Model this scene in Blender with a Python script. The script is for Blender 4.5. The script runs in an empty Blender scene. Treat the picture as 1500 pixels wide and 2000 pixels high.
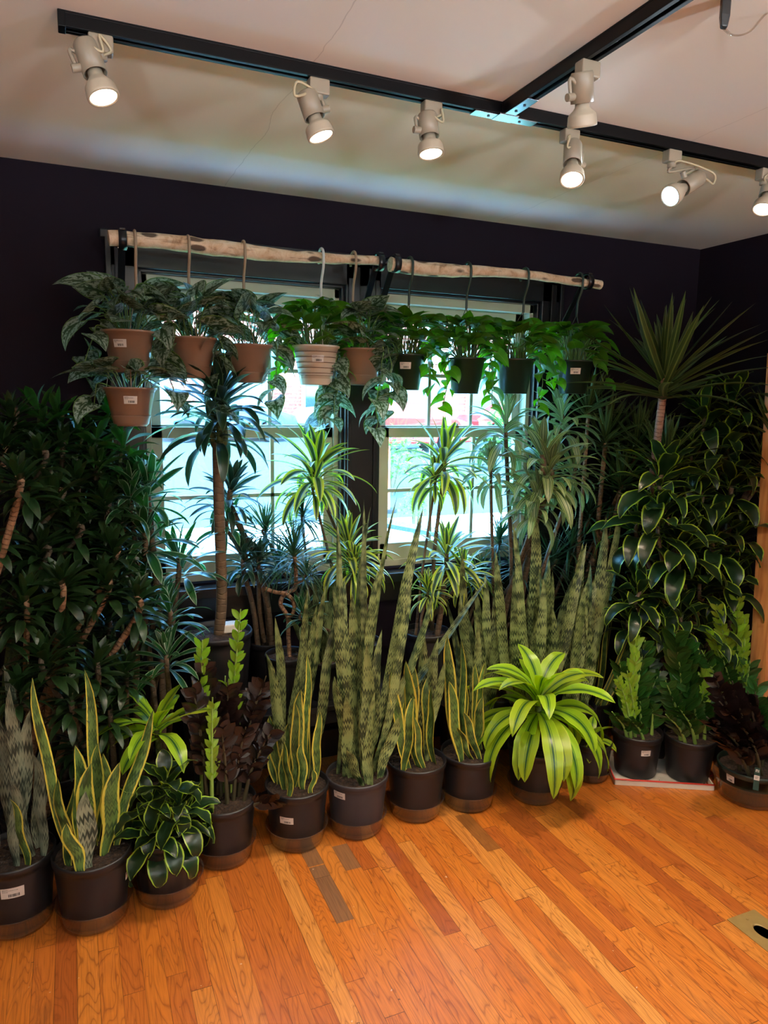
import bpy, math, random
import numpy as np
from mathutils import Vector, Matrix
random.seed(7); np.random.seed(7)
C = bpy.context.scene.collection
PI = math.pi
# ---------------------------------------------------------------- camera
CAMH, CAMD, FPX = 1.6, 2.95, 1406.0
def _n(v):
    v = np.array(v, float); return v/np.linalg.norm(v)
_Y = _n([140-750, 780-1000, FPX]); _X = np.array([4050-750, 842-1000, FPX])
_X = _n(_X-_Y*(_X@_Y)); _Z = np.cross(_X, _Y)
RW = np.array([_X, _Y, _Z])
CAM = np.array([0, -CAMD, CAMH])
def at(px, py, Y):
    r = RW@np.array([px-750, py-1000, FPX]); return CAM+r*((Y-CAM[1])/r[1])
def on_floor(px, py, z=0.0):
    r = RW@np.array([px-750, py-1000, FPX]); return CAM+r*((z-CAM[2])/r[2])
cam = bpy.data.cameras.new('camera'); co = bpy.data.objects.new('camera', cam); C.objects.link(co)
cam.sensor_fit = 'VERTICAL'; cam.sensor_height = 24; cam.lens = 24*FPX/2000; cam.clip_start = .02; cam.clip_end = 300
r_, u_, b_ = RW@[1, 0, 0], RW@[0, -1, 0], RW@[0, 0, -1]
co.matrix_world = Matrix([[r_[i], u_[i], b_[i], CAM[i]] for i in range(3)]+[[0, 0, 0, 1]])
bpy.context.scene.camera = co
# ---------------------------------------------------------------- light
vs = bpy.context.scene.view_settings
vs.view_transform = 'Standard'; vs.look = 'None'; vs.gamma = 1; vs.use_curve_mapping = False
vs.exposure = -0.12
SPOT_W, WARM, COOL = 46.0, (1, .77, .54), (.75, .9, 1)
ADDED_UPLIGHT = 240
SKY_STRENGTH, SUN_STRENGTH = 9.0, 5.0
w = bpy.data.worlds.new('sky'); bpy.context.scene.world = w; w.use_nodes = True
wn = w.node_tree; bg = wn.nodes['Background']
sk = wn.nodes.new('ShaderNodeTexSky'); sk.sky_type = 'NISHITA'; sk.sun_disc = False
sk.sun_elevation = math.radians(48); sk.sun_rotation = math.radians(200); sk.altitude = 100
tn = wn.nodes.new('ShaderNodeMix'); tn.data_type = 'RGBA'; tn.blend_type = 'MULTIPLY'; tn.inputs[0].default_value = 1; tn.inputs[7].default_value = (.46, .84, 1.0, 1)
wn.links.new(sk.outputs[0], tn.inputs[6]); wn.links.new(tn.outputs[2], bg.inputs[0]); bg.inputs[1].default_value = SKY_STRENGTH
sl = bpy.data.lights.new('sun', 'SUN'); sl.energy = SUN_STRENGTH; sl.angle = .01; sl.color = (.80, .93, 1)
so = bpy.data.objects.new('sun', sl); C.objects.link(so); so.location = (0, -10, 12)
so.rotation_euler = Vector((-.35, .75, -.95)).to_track_quat('-Z', 'Y').to_euler()
# ---------------------------------------------------------------- object helpers
class MB:
    def __init__(s): s.v = []; s.f = []; s.uv = []; s.rn = []; s.mi = []; s.n = 0; s.cm = 0
    def add(s, V, F, UV=None, rnd=None):
        V = np.asarray(V, float).reshape(-1, 3); k = len(V)
        s.v.append(V); s.f.append(np.asarray(F, int)+s.n if len(set(map(len, F))) == 1 else None)
        if s.f[-1] is None: s.f[-1] = [tuple(np.array(f)+s.n) for f in F]
        s.uv.append(np.zeros((k, 2)) if UV is None else np.asarray(UV, float).reshape(-1, 2))
        s.rn.append(np.full(k, random.random() if rnd is None else rnd)); s.mi += [s.cm]*len(F); s.n += k
    def grid(s, P, UV=None, rnd=None, wrap=False):
        n, m = P.shape[:2]; I = np.arange(n*m).reshape(n, m)
        if wrap: I = np.concatenate([I, I[:, :1]], 1)
        F = np.stack([I[:-1, :-1], I[:-1, 1:], I[1:, 1:], I[1:, :-1]], -1).reshape(-1, 4)
        if UV is None:
            a, b = np.meshgrid(np.linspace(0, 1, n), np.linspace(0, 1, m), indexing='ij'); UV = np.stack([b, a], -1)
        s.add(P, F, UV, rnd)
    def box(s, x0, x1, y0, y1, z0, z1, M=None):
        V = np.array([[x, y, z] for x in (x0, x1) for y in (y0, y1) for z in (z0, z1)], float)
        if M is not None: V = np.array([M@Vector(v) for v in V])
        s.add(V, [(0, 1, 3, 2), (4, 6, 7, 5), (0, 4, 5, 1), (2, 3, 7, 6), (0, 2, 6, 4), (1, 5, 7, 3)])
    def tube(s, pts, r, k=8, cap=True):
        P = np.array([np.array(p, float) for p in pts]); n = len(P); R = np.full(n, r) if np.isscalar(r) else np.array(r, float)
        T = np.gradient(P, axis=0); T /= np.linalg.norm(T, axis=1)[:, None]+1e-12
        a = np.array([0, 0, 1.]) if abs(T[0][2]) < .9 else np.array([1., 0, 0])
        u = np.cross(T[0], a); u /= np.linalg.norm(u); G = []
        L = 0
        UV = []
        for i in range(n):
            if i: L += np.linalg.norm(P[i]-P[i-1])
            u = u-T[i]*(u@T[i]); u /= np.linalg.norm(u); v = np.cross(T[i], u)
            th = np.arange(k)*2*PI/k
            G.append(P[i]+R[i]*(np.cos(th)[:, None]*u+np.sin(th)[:, None]*v)); UV.append([(j/k, L) for j in range(k)])
        rn = random.random()
        s.grid(np.array(G), np.array(UV), rn, wrap=True)
        if cap:
            s.add(G[0], [tuple(range(k))], UV[0], rn); s.add(G[-1], [tuple(range(k))[::-1]], UV[-1], rn)
    def lathe(s, prof, k=40, rib=None, o=(0, 0, 0)):
        th = np.arange(k)*2*PI/k; P = np.zeros((len(prof), k, 3))
        for i, (r, z) in enumerate(prof):
            rr = r*np.ones(k)
            if rib and rib[0] <= z <= rib[1] and i in rib[4]: rr = rr*(1-rib[3]*(np.cos(th*rib[2]) > .35))
            P[i, :, 0] = rr*np.cos(th)+o[0]; P[i, :, 1] = rr*np.sin(th)+o[1]; P[i, :, 2] = z+o[2]
        s.grid(P, None, None, wrap=True)
        if prof[0][0] > 1e-4: s.add(P[0], [tuple(range(k))[::-1]])
        if prof[-1][0] > 1e-4: s.add(P[-1], [tuple(range(k))])
    def patch(s, rf, z0, z1, a0, a1, off, k=6):
        P = np.array([[(math.cos(a)*(rf(z)+off), math.sin(a)*(rf(z)+off), z) for a in np.linspace(a0, a1, k)] for z in (z0, z1)])
        s.grid(P)
    def disc(s, c, nrm, r, k=20):
        q = Vector(nrm).to_track_quat('Z', 'Y'); c = Vector(c)
        s.add([c+q@Vector((r*math.cos(i*2*PI/k), r*math.sin(i*2*PI/k), 0)) for i in range(k)], [tuple(range(k))])
    def mesh(s, name, mats, smooth=True):
        me = bpy.data.meshes.new(name); F = []
        for f in s.f: F += (f.tolist() if hasattr(f, 'tolist') else f)
        me.from_pydata(np.concatenate(s.v).tolist(), [], F)
        li = np.empty(len(me.loops), int); me.loops.foreach_get('vertex_index', li)
        uv = me.uv_layers.new(name='UVMap'); uv.data.foreach_set('uv', np.concatenate(s.uv)[li].ravel())
        at_ = me.attributes.new('rnd', 'FLOAT', 'POINT'); at_.data.foreach_set('value', np.concatenate(s.rn))
        for m in (mats if isinstance(mats, (list, tuple)) else [mats]): me.materials.append(m)
        if any(s.mi): me.polygons.foreach_set('material_index', s.mi)
        if smooth: me.shade_smooth()
        return me
    def build(s, name, mats, parent=None, smooth=True, loc=None):
        return link(name, s.mesh(name, mats, smooth), parent, loc)
def link(name, me, parent=None, loc=None):
    o = bpy.data.objects.new(name, me); C.objects.link(o)
    if parent: o.parent = parent
    if loc is not None: o.location = Vector(loc)
    return o
def tag(o, label=None, cat=None, group=None, kind=None):
    for k, v in (('label', label), ('category', cat), ('group', group), ('kind', kind)):
        if v: o[k] = v
    return o
def thing(name, label, cat, loc=(0, 0, 0), rz=0, group=None):
    o = link(name, None); o.location = Vector(loc); o.rotation_euler.z = rz; o.empty_display_size = .05
    return tag(o, label, cat, group)
def bevel(o, wd=.004, seg=2):
    m = o.modifiers.new('bevel', 'BEVEL'); m.width = wd; m.segments = seg; m.limit_method = 'ANGLE'; return o
def catmull(P, n=6):
    P = [np.array(p, float) for p in P]; P = [2*P[0]-P[1]]+P+[2*P[-1]-P[-2]]; out = []
    for i in range(1, len(P)-2):
        for j in range(n):
            t = j/n; a, b, c, d = P[i-1:i+3]
            out.append(.5*((2*b)+(c-a)*t+(2*a-5*b+4*c-d)*t*t+(3*b-a-3*c+d)*t**3))
    out.append(P[-2]); return out
# ---------------------------------------------------------------- material helpers
def srgb(h):
    h = h.lstrip('#'); c = [int(h[i:i+2], 16)/255 for i in (0, 2, 4)]
    return tuple((x/12.92 if x <= .04045 else ((x+.055)/1.055)**2.4) for x in c)+(1,)
class NT:
    def __init__(s, name):
        s.m = bpy.data.materials.new(name); s.m.use_nodes = True; s.t = s.m.node_tree; s.t.nodes.clear()
        s.out = s.t.nodes.new('ShaderNodeOutputMaterial')
    def node(s, ty, ins=None, **pr):
        n = s.t.nodes.new('ShaderNode'+ty)
        for k, v in pr.items(): setattr(n, k, v)
        for k, v in (ins or {}).items():
            if hasattr(v, 'is_linked') or hasattr(v, 'links'): s.t.links.new(v, n.inputs[k])
            else: n.inputs[k].default_value = v
        return n
    def math(s, op, a, b=0.0, c=None, clamp=False):
        d = {0: a, 1: b}
        if c is not None: d[2] = c
        return s.node('Math', d, operation=op, use_clamp=clamp).outputs[0]
    def mix(s, f, a, b, mode='MIX'):
        n = s.node('Mix', data_type='RGBA', blend_type=mode)
        for i, v in ((0, f), (6, a), (7, b)):
            if hasattr(v, 'links'): s.t.links.new(v, n.inputs[i])
            else: n.inputs[i].default_value = v
        return n.outputs[2]
    def ramp(s, f, stops, interp='LINEAR'):
        n = s.node('ValToRGB', {0: f}); r = n.color_ramp; r.interpolation = interp
        while len(r.elements) < len(stops): r.elements.new(.5)
        for e, (p, c) in zip(r.elements, stops):
            e.position = p; e.color = c if isinstance(c, tuple) and len(c) == 4 else ((c, c, c, 1) if not isinstance(c, str) else srgb(c))
        return n.outputs[0]
    def noise(s, vec, scale, detail=3, dist=0.0, rough=.5):
        return s.node('TexNoise', {'Vector': vec, 'Scale': scale, 'Detail': detail, 'Distortion': dist, 'Roughness': rough}).outputs[0]
    def comb(s, x, y, z=0.0): return s.node('CombineXYZ', {0: x, 1: y, 2: z}).outputs[0]
    def sep(s, v):
        n = s.node('SeparateXYZ', {0: v}); return n.outputs
    def attr(s, nm='rnd'): return s.node('Attribute', attribute_name=nm).outputs['Fac']
    def surf(s, sh): s.t.links.new(sh, s.out.inputs[0]); return s.m
    def bsdf(s, col, rough=.5, metal=0.0, bump=None, bs=.2, bd=.002, spec=.5, **kw):
        d = {'Base Color': col, 'Roughness': rough, 'Metallic': metal, 'Specular IOR Level': spec}; d.update(kw)
        if bump is not None: d['Normal'] = s.node('Bump', {'Height': bump, 'Strength': bs, 'Distance': bd}).outputs[0]
        return s.node('BsdfPrincipled', d).outputs[0]
def simple(name, hexc, rough=.5, metal=0.0, spec=.5, noise=0, scale=20, bs=.1, **kw):
    n = NT(name); c = srgb(hexc); ob = n.node('TexCoord').outputs['Object']; nz = n.noise(ob, scale, 4)
    col = n.mix(n.math('MULTIPLY', nz, noise), c, tuple(x*.45 for x in c[:3])+(1,)) if noise else c
    return n.surf(n.bsdf(col, rough, metal, nz if noise else None, bs, spec=spec, **kw))
def leafmat(name, stops, rough=.36, trans=.25, streak=.25, vary=.5, jag=.10, tcol=None, vein=False, edgev=True, spec=.5):
    n = NT(name); uv = n.node('TexCoord').outputs['UV']; s = n.sep(uv); r = n.attr()
    au = n.math('ABSOLUTE', n.math('MULTIPLY_ADD', s[0], 2, -1.0))
    v = n.comb(n.math('MULTIPLY', s[0], 26), n.math('MULTIPLY', s[1], 1.4), n.math('MULTIPLY', r, 37))
    st = n.noise(v, 1, 3)
    au2 = n.math('ADD', au, n.math('MULTIPLY', n.math('SUBTRACT', st, .5), jag))
    col = n.ramp(au2, stops)
    col = n.mix(n.math('MULTIPLY', st, streak), col, (0.0, 0.0, 0.0, 1))
    val = n.math('MULTIPLY_ADD', r, vary, 1-vary*.5)
    col = n.node('HueSaturation', {'Color': col, 'Value': val, 'Hue': n.math('MULTIPLY_ADD', r, .03, .485)}).outputs[0]
    p = n.bsdf(col, rough, 0, st, .25, .002, spec=spec)
    tc = n.node('HueSaturation', {'Color': col, 'Value': 2.2, 'Saturation': 1.15, 'Hue': .49}).outputs[0]
    t = n.node('BsdfTranslucent', {'Color': tc}).outputs[0]
    return n.surf(n.node('MixShader', {0: trans, 1: p, 2: t}).outputs[0])
def snakemat(name, dark, light, edge=None, freq=42, contrast=.09):
    n = NT(name); uv = n.node('TexCoord').outputs['UV']; s = n.sep(uv); r = n.attr()
    z = n.math('MULTIPLY', n.math('PINGPONG', n.math('MULTIPLY', s[0], 4), .5), .5)
    v = n.comb(n.math('MULTIPLY', s[0], .7), n.math('ADD', n.math('MULTIPLY', s[1], freq*1.5), n.math('MULTIPLY', z, 4.5)), n.math('MULTIPLY', r, 31))
    a = n.noise(v, 1.1, 2, .5, .5); fade = n.math('MULTIPLY', n.noise(n.comb(0.0, n.math('MULTIPLY', s[1], 4), r), 2, 2), .18)
    f = n.math('SUBTRACT', n.math('ADD', a, fade), .09)
    col = n.ramp(f, [(.5-contrast, dark), (.5+contrast*.6, light), (.8, light)])
    fine = n.noise(n.comb(n.math('MULTIPLY', s[0], 30), n.math('MULTIPLY', s[1], 40), r), 1, 2)
    col = n.mix(n.math('MULTIPLY', fine, .35), col, srgb('#14240f'))
    if edge:
        au = n.math('ABSOLUTE', n.math('MULTIPLY_ADD', s[0], 2, -1.0))
        e = n.ramp(n.math('ADD', au, n.math('MULTIPLY', n.math('SUBTRACT', a, .5), .2)), [(.70, 0.0), (.76, 1.0)])
        col = n.mix(e, col, srgb(edge))
    col = n.node('HueSaturation', {'Color': col, 'Value': n.math('MULTIPLY_ADD', r, .5, .75)}).outputs[0]
    p = n.bsdf(col, .42, 0, fine, .1)
    t = n.node('BsdfTranslucent', {'Color': col}).outputs[0]
    return n.surf(n.node('MixShader', {0: .08, 1: p, 2: t}).outputs[0])
def satinmat(name):
    n = NT(name); uv = n.node('TexCoord').outputs['UV']; s = n.sep(uv); r = n.attr()
    au = n.math('ABSOLUTE', n.math('MULTIPLY_ADD', s[0], 2, -1.0))
    v = n.comb(n.math('MULTIPLY', s[0], 5), n.math('SUBTRACT', n.math('MULTIPLY', s[1], 6), n.math('MULTIPLY', au, 1.2)), n.math('MULTIPLY', r, 31))
    a = n.noise(v, 1.3, 5, .6, .65)
    m = n.math('MULTIPLY', n.ramp(a, [(.46, 0.0), (.54, 1.0)]), n.ramp(au, [(.07, 0.0), (.16, 1.0), (.86, 1.0), (.95, 0.0)]))
    col = n.mix(m, srgb('#2c4526'), srgb('#98a897'))
    col = n.mix(n.ramp(au, [(.9, 0.0), (.98, 1.0)]), col, srgb('#6f9150'))
    col = n.node('HueSaturation', {'Color': col, 'Value': n.math('MULTIPLY_ADD', r, .5, .7)}).outputs[0]
    p = n.bsdf(col, .45, 0, a, .1)
    t = n.node('BsdfTranslucent', {'Color': n.node('HueSaturation', {'Color': col, 'Value': 1.6, 'Saturation': 1.4}).outputs[0]}).outputs[0]
    return n.surf(n.node('MixShader', {0: .25, 1: p, 2: t}).outputs[0])
def canemat(name, a, b, freq=26):
    n = NT(name); s = n.sep(n.node('TexCoord').outputs['UV']); r = n.attr()
    y = n.math('MULTIPLY', s[1], freq)
    k = n.noise(n.comb(n.math('MULTIPLY', s[0], 1.5), y, r), 2.2, 3, .3)
    w_ = n.math('FRACT', n.math('ADD', n.math('MULTIPLY', y, 2.2), n.math('MULTIPLY', k, 1.1)))
    e = n.ramp(w_, [(0.0, 0.0), (.16, 1.0), (.9, .8), (1.0, 0.0)])
    col = n.mix(e, srgb(b), n.mix(k, srgb(a), srgb(b)))
    return n.surf(n.bsdf(col, .75, 0, e, .6, .004))
def clearmat(name, tint, dens=.25, rough=.12):
    n = NT(name)
    tr = n.node('BsdfTransparent', {'Color': srgb(tint)}).outputs[0]
    df = n.bsdf(srgb('#c8bdb4'), rough, Alpha=1.0)
    fc = n.node('LayerWeight', {'Blend': .5}).outputs['Facing']; fr = n.math('MULTIPLY_ADD', n.math('POWER', fc, 4.0), .5, .03)
    gl = n.node('BsdfGlossy', {'Color': (1, 1, 1, 1), 'Roughness': rough}).outputs[0]
    a = n.node('MixShader', {0: fr, 1: tr, 2: gl}).outputs[0]
    return n.surf(n.node('MixShader', {0: dens, 1: a, 2: df}).outputs[0])
M = {}
M['compact'] = leafmat('leaf_compact_green', [(0, '#263e1f'), (.6, '#1c3417'), (1, '#2e4b23')], .34, .14, .35)
M['reflexa'] = leafmat('leaf_mid_green', [(0, '#1f4219'), (.85, '#2c5a22'), (1, '#3f7030')], .32, .2, .3)
M['white'] = leafmat('leaf_white_edged', [(0, '#1c4a24'), (.28, '#225226'), (.74, '#1b4721'), (.84, '#8fa887'), (1, '#a3b890')], .3, .28, .25, jag=.05)
M['corn'] = leafmat('leaf_dark_corn', [(0, '#223c22'), (.2, '#1c3420'), (.84, '#1c3622'), (.93, '#6f8468'), (1, '#86997a')], .34, .15, .3, jag=.05)
M['lemon'] = leafmat('leaf_lemon_lime', [(0, '#284423'), (.38, '#223f22'), (.42, '#c6d39a'), (.5, '#2f5a2a'), (.56, '#a4b83c'), (.9, '#b2bf3a'), (1, '#c2cf60')], .36, .2, .18, jag=.05)
M['grey'] = leafmat('leaf_grey_striped', [(0, '#3d5632'), (.14, '#b4bd8c'), (.24, '#46602f'), (.46, '#3c5534'), (.55, '#aab583'), (.68, '#48632f'), (.85, '#5e7438'), (1, '#97a56a')], .42, .22, .25, jag=.1)
M['lime'] = leafmat('leaf_lime', [(0, '#26502a'), (.10, '#2f5c22'), (.16, '#98b82e'), (.24, '#456f22'), (.32, '#93b427'), (.9, '#97b928'), (1, '#b7d03f')], .3, .25, .12, vary=.35, jag=.12)
M['dorado'] = leafmat('leaf_lime_edged', [(0, '#1c331b'), (.5, '#172e17'), (.80, '#1f3a1b'), (.88, '#8fae35'), (1, '#a5bf40')], .3, .16, .25, jag=.04)
M['yucca'] = leafmat('leaf_sword', [(0, '#8a9455'), (.10, '#5f7236'), (.2, '#3d5527'), (.8, '#33491f'), (.95, '#6a7d45')], .42, .12, .25, jag=.06)
M['marginata'] = leafmat('leaf_thin_dark', [(0, '#2b4a2a'), (.6, '#21401f'), (1, '#3a4a30')], .38, .2, .2)
M['pothos'] = leafmat('leaf_heart_green', [(0, '#6f9f3a'), (.06, '#4a8426'), (.9, '#437c22'), (1, '#5f9633')], .32, .35, .2, vary=.8)
M['satin'] = satinmat('leaf_silver_satin')
M['zz'] = leafmat('leaf_glossy_green', [(0, '#3f6226'), (.1, '#23451b'), (1, '#2e5722')], .25, .15, .15, vary=.6)
M['zznew'] = leafmat('leaf_new_lime', [(0, '#8fae38'), (1, '#7aa22c')], .28, .3, .1)
M['raven'] = leafmat('leaf_black_purple', [(0, '#1d1517'), (1, '#17100f')], .22, .03, .1, vary=.6)
M['snake'] = snakemat('leaf_banded', '#1a2e16', '#84925a', None, 46, .07)
M['snakegrey'] = snakemat('leaf_banded_grey', '#223026', '#8d947c', None, 34, .09)
M['snakeyel'] = snakemat('leaf_banded_yellow_edge', '#2a4420', '#5f7c3e', '#c9bb4a')
M['cane'] = canemat('cane_tan', '#a77f5c', '#6b4a34', 30)
M['canepink'] = canemat('cane_pink', '#b98d78', '#7a5546', 26)
M['canebrown'] = canemat('cane_brown', '#463a2a', '#6a523a', 18)
M['canegreen'] = canemat('cane_green', '#5d6b35', '#3c4424', 20)
M['petiole'] = simple('petiole_green', '#5c7a34', .5)
M['stemlime'] = simple('stem_lime', '#7d9a44', .45)
M['stemdark'] = simple('stem_dark', '#3a3420', .5)
M['pot'] = simple('black_plastic_pot', '#1b1a1d', .38, noise=.5, scale=9, bs=.05)
M['potgrey'] = simple('worn_grey_plastic_pot', '#37353a', .45, noise=.8, scale=14, bs=.05)
M['potgreen'] = simple('dark_green_plastic_pot', '#1d2a22', .32, noise=.4, scale=9, bs=.05)
M['pottan'] = simple('tan_plastic_pot', '#93745f', .38, noise=.15, scale=9, bs=.03)
M['clear'] = clearmat('clear_plastic', '#efeae4', .05, .06)
M['whiteplastic'] = simple('white_plastic', '#ddd5c6', .4)
M['hooktan'] = simple('tan_hook_plastic', '#9a8066', .45)
M['hookwhite'] = simple('white_hook_plastic', '#cfd3cf', .4)
M['hookgreen'] = simple('green_hook_plastic', '#22332a', .4)
M['paper'] = simple('label_paper', '#d8d3cc', .6)
M['ink'] = simple('label_ink', '#222226', .6)
def soilmat():
    n = NT('potting_soil'); ob = n.node('TexCoord').outputs['Object']
    a = n.noise(ob, 90, 6, 0, .7); vo = n.node('TexVoronoi', {'Vector': ob, 'Scale': 85.0}).outputs[0]
    col = n.ramp(a, [(.3, '#140e0a'), (.55, '#3a2719'), (.68, '#5b432e'), (.75, '#c4b7a2')])
    return n.surf(n.bsdf(col, .95, 0, n.math('ADD', a, vo), 1.0, .012))
M['soil'] = soilmat()
M['canedark'] = canemat('cane_dark', '#3a3024', '#54432f', 22)
# ---------------------------------------------------------------- room materials
def floormat():
    n = NT('oak_plank_floor'); ob = n.node('TexCoord').outputs['Object']; s = n.sep(ob); W = .0572
    xi = n.math('FLOOR', n.math('DIVIDE', s[0], W)); xf = n.math('FRACT', n.math('DIVIDE', s[0], W))
    wn_ = n.node('TexWhiteNoise', {'W': xi}, noise_dimensions='1D').outputs[0]
    ln = n.math('MULTIPLY_ADD', wn_, .5, .55)
    yy = n.math('DIVIDE', n.math('ADD', s[1], n.math('MULTIPLY', wn_, 7.3)), ln)
    yi = n.math('FLOOR', yy); yf = n.math('FRACT', yy)
    idn = n.node('TexWhiteNoise', {'Vector': n.comb(xi, yi, 3.0)}, noise_dimensions='3D'); rid = idn.outputs[0]
    rid2 = n.sep(idn.outputs[1])
    # cathedral grain: distorted rings stretched along y, offset per plank
    gx = n.math('ADD', n.math('MULTIPLY', s[0], 1.0), n.math('MULTIPLY', rid, 9.0))
    gv = n.comb(gx, n.math('MULTIPLY', s[1], .16), n.math('MULTIPLY', rid, 20))
    big = n.noise(gv, 12, 2, .4)
    rings = n.math('FRACT', n.math('MULTIPLY', big, n.math('MULTIPLY_ADD', rid2[1], 16, 10)))
    rings = n.ramp(rings, [(0.0, 1.0), (.12, .25), (.6, 0.0), (.9, .35), (1.0, 1.0)])
    fine = n.noise(n.comb(n.math('MULTIPLY', gx, 340), n.math('MULTIPLY', s[1], 9), rid), 1, 3)
    fine2 = n.ramp(fine, [(.45, 0.0), (.7, 1.0)])
    base = n.ramp(rid, [(0.0, '#9c5020'), (.12, '#b06024'), (.45, '#bd6b23'), (.8, '#c4752a'), (.94, '#c67c32'), (1.0, '#cd8c44')])
    col = n.mix(n.math('MULTIPLY', rings, .58), base, srgb('#6b3010'))
    col = n.mix(n.math('MULTIPLY', fine2, .42), col, srgb('#6a3416'))
    # darker, grey-brown replacement boards
    for (pa, pb, c_) in (((626, 1690), (655, 1805), '#6b5340'), ((665, 1650), (712, 1692), '#75583f'), ((585, 1660), (618, 1690), '#6e543e'), ((905, 1590), (985, 1655), '#7a4a22')):
        A_, B_ = on_floor(*pa), on_floor(*pb); i0 = math.floor((A_[0]+B_[0])/2/W); ya, yb = sorted((A_[1], B_[1]))
        k_ = n.math('MULTIPLY', n.math('COMPARE', xi, float(i0), .5), n.math('MULTIPLY', n.math('GREATER_THAN', s[1], float(ya)), n.math('LESS_THAN', s[1], float(yb))))
        col = n.mix(n.math('MULTIPLY', k_, .8), col, n.mix(n.math('MULTIPLY', fine2, .4), srgb(c_), srgb('#3a2a20')))
    # worn dark patches
    wear = n.noise(n.comb(n.math('MULTIPLY', s[0], 2.4), n.math('MULTIPLY', s[1], .8), 0.0), 3.2, 6, .5, .7)
    col = n.mix(n.math('MULTIPLY', n.ramp(wear, [(.6, 0.0), (.70, 1.0)]), .45), col, srgb('#5c3a22'))
    sp = n.noise(ob, 38, 3, 0, .6)
    col = n.mix(n.math('MULTIPLY', n.ramp(sp, [(.71, 0.0), (.74, 1.0)]), .8), col, srgb('#2e1c14'))
    sp2 = n.noise(n.comb(s[0], s[1], 5.0), 52, 2, 0, .5)
    col = n.mix(n.math('MULTIPLY', n.ramp(sp2, [(.76, 0.0), (.78, 1.0)]), .6), col, srgb('#cbb7a4'))
    # gaps
    ex = n.math('MINIMUM', xf, n.math('SUBTRACT', 1.0, xf))
    ey = n.math('MULTIPLY', n.math('MINIMUM', yf, n.math('SUBTRACT', 1.0, yf)), ln)
    g = n.math('MAXIMUM', n.math('LESS_THAN', ex, .014), n.math('LESS_THAN', ey, .0011))
    gn = n.math('MULTIPLY', g, n.math('MULTIPLY_ADD', n.noise(ob, 6, 2), 1.1, .05))
    col = n.mix(gn, col, srgb('#2c160a'))
    rg = n.math('MULTIPLY_ADD', wear, .25, .22)
    return n.surf(n.bsdf(col, rg, 0, n.math('SUBTRACT', n.math('MULTIPLY', fine, .2), g), .35, .001, spec=.45))
def wallmat():
    n = NT('dark_aubergine_paint'); ob = n.node('TexCoord').outputs['Object']
    a = n.noise(ob, 60, 4); b = n.noise(ob, 3, 3)
    return n.surf(n.bsdf(n.mix(b, srgb('#18121a'), srgb('#1e1620')), .8, 0, a, .08, spec=.12))
def ceilmat():
    n = NT('ceiling_paint'); ob = n.node('TexCoord').outputs['Object']
    a = n.noise(ob, 30, 4); s = n.sep(ob)
    cr = n.math('ABSOLUTE', n.math('SUBTRACT', n.math('FRACT', n.math('ADD', n.math('MULTIPLY', s[0], .82), n.math('MULTIPLY', n.noise(ob, 4, 4), .05))), .5))
    c = n.mix(n.math('MULTIPLY', n.math('LESS_THAN', cr, .0011), .35), srgb('#ede7dc'), srgb('#a59b90'))
    return n.surf(n.bsdf(c, .7, 0, a, .06))
def barkmat():
    n = NT('birch_bark'); ob = n.node('TexCoord').outputs['Object']; s = n.sep(ob)
    a = n.noise(ob, 22, 5, .6, .65); v = n.comb(n.math('MULTIPLY', s[0], 6), n.math('MULTIPLY', s[1], 60), n.math('MULTIPLY', s[2], 60))
    b = n.noise(v, 1, 4); kn = n.node('TexVoronoi', {'Vector': n.comb(n.math('MULTIPLY', s[0], 5), n.math('MULTIPLY', s[1], 14), n.math('MULTIPLY', s[2], 14)), 'Scale': 1.6}).outputs[0]
    col = n.ramp(a, [(.3, '#9a7658'), (.42, '#c9a785'), (.6, '#dcc5a8'), (.75, '#c29a78')])
    col = n.mix(n.math('MULTIPLY', n.ramp(n.math('ADD', kn, n.math('MULTIPLY', a, .15)), [(.29, 1.0), (.36, 0.0)]), .9), col, srgb('#3a2419'))
    col = n.mix(n.math('MULTIPLY', n.ramp(b, [(.60, 0.0), (.66, 1.0)]), .5), col, srgb('#6b4a36'))
    return n.surf(n.bsdf(col, .8, 0, a, .6, .006))
def woodmat(name, a, b, axis=2, sc=1.0):
    n = NT(name); ob = n.node('TexCoord').outputs['Object']; s = list(n.sep(ob)); k = [40.0*sc]*3; k[axis] = 2.5*sc
    v = n.comb(*[n.math('MULTIPLY', s[i], k[i]) for i in range(3)]); q = n.noise(v, 1, 4, .5)
    return n.surf(n.bsdf(n.mix(n.ramp(q, [(.35, 0.0), (.65, 1.0)]), srgb(a), srgb(b)), .5, 0, q, .2))
def glassmat():
    n = NT('window_glass'); fc = n.node('LayerWeight', {'Blend': .5}).outputs['Facing']; fr = n.math('MULTIPLY_ADD', n.math('POWER', fc, 4.0), .5, .04)
    return n.surf(n.node('MixShader', {0: fr, 1: n.node('BsdfTransparent', {'Color': (.93, .98, .98, 1)}).outputs[0],
        2: n.node('BsdfGlossy', {'Color': (1, 1, 1, 1), 'Roughness': .02}).outputs[0]}).outputs[0])
def brickmat():
    n = NT('red_brick'); s = n.sep(n.node('TexCoord').outputs['Object'])
    b = n.node('TexBrick', {'Vector': n.comb(n.math('ADD', s[0], s[1]), s[2], 0.0), 'Scale': 1.0, 'Color1': srgb('#8a3f30'), 'Color2': srgb('#743226'), 'Mortar': srgb('#98877c'),
        'Brick Width': .42, 'Row Height': .15, 'Mortar Size': .018}).outputs[0]
    return n.surf(n.bsdf(b, .85))
M['creamwall'] = simple('cream_wall_paint', '#d8cdbd', .7); M['floor'] = floormat(); M['wall'] = wallmat(); M['ceil'] = ceilmat(); M['bark'] = barkmat(); M['glass'] = glassmat(); M['brick'] = brickmat()
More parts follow.
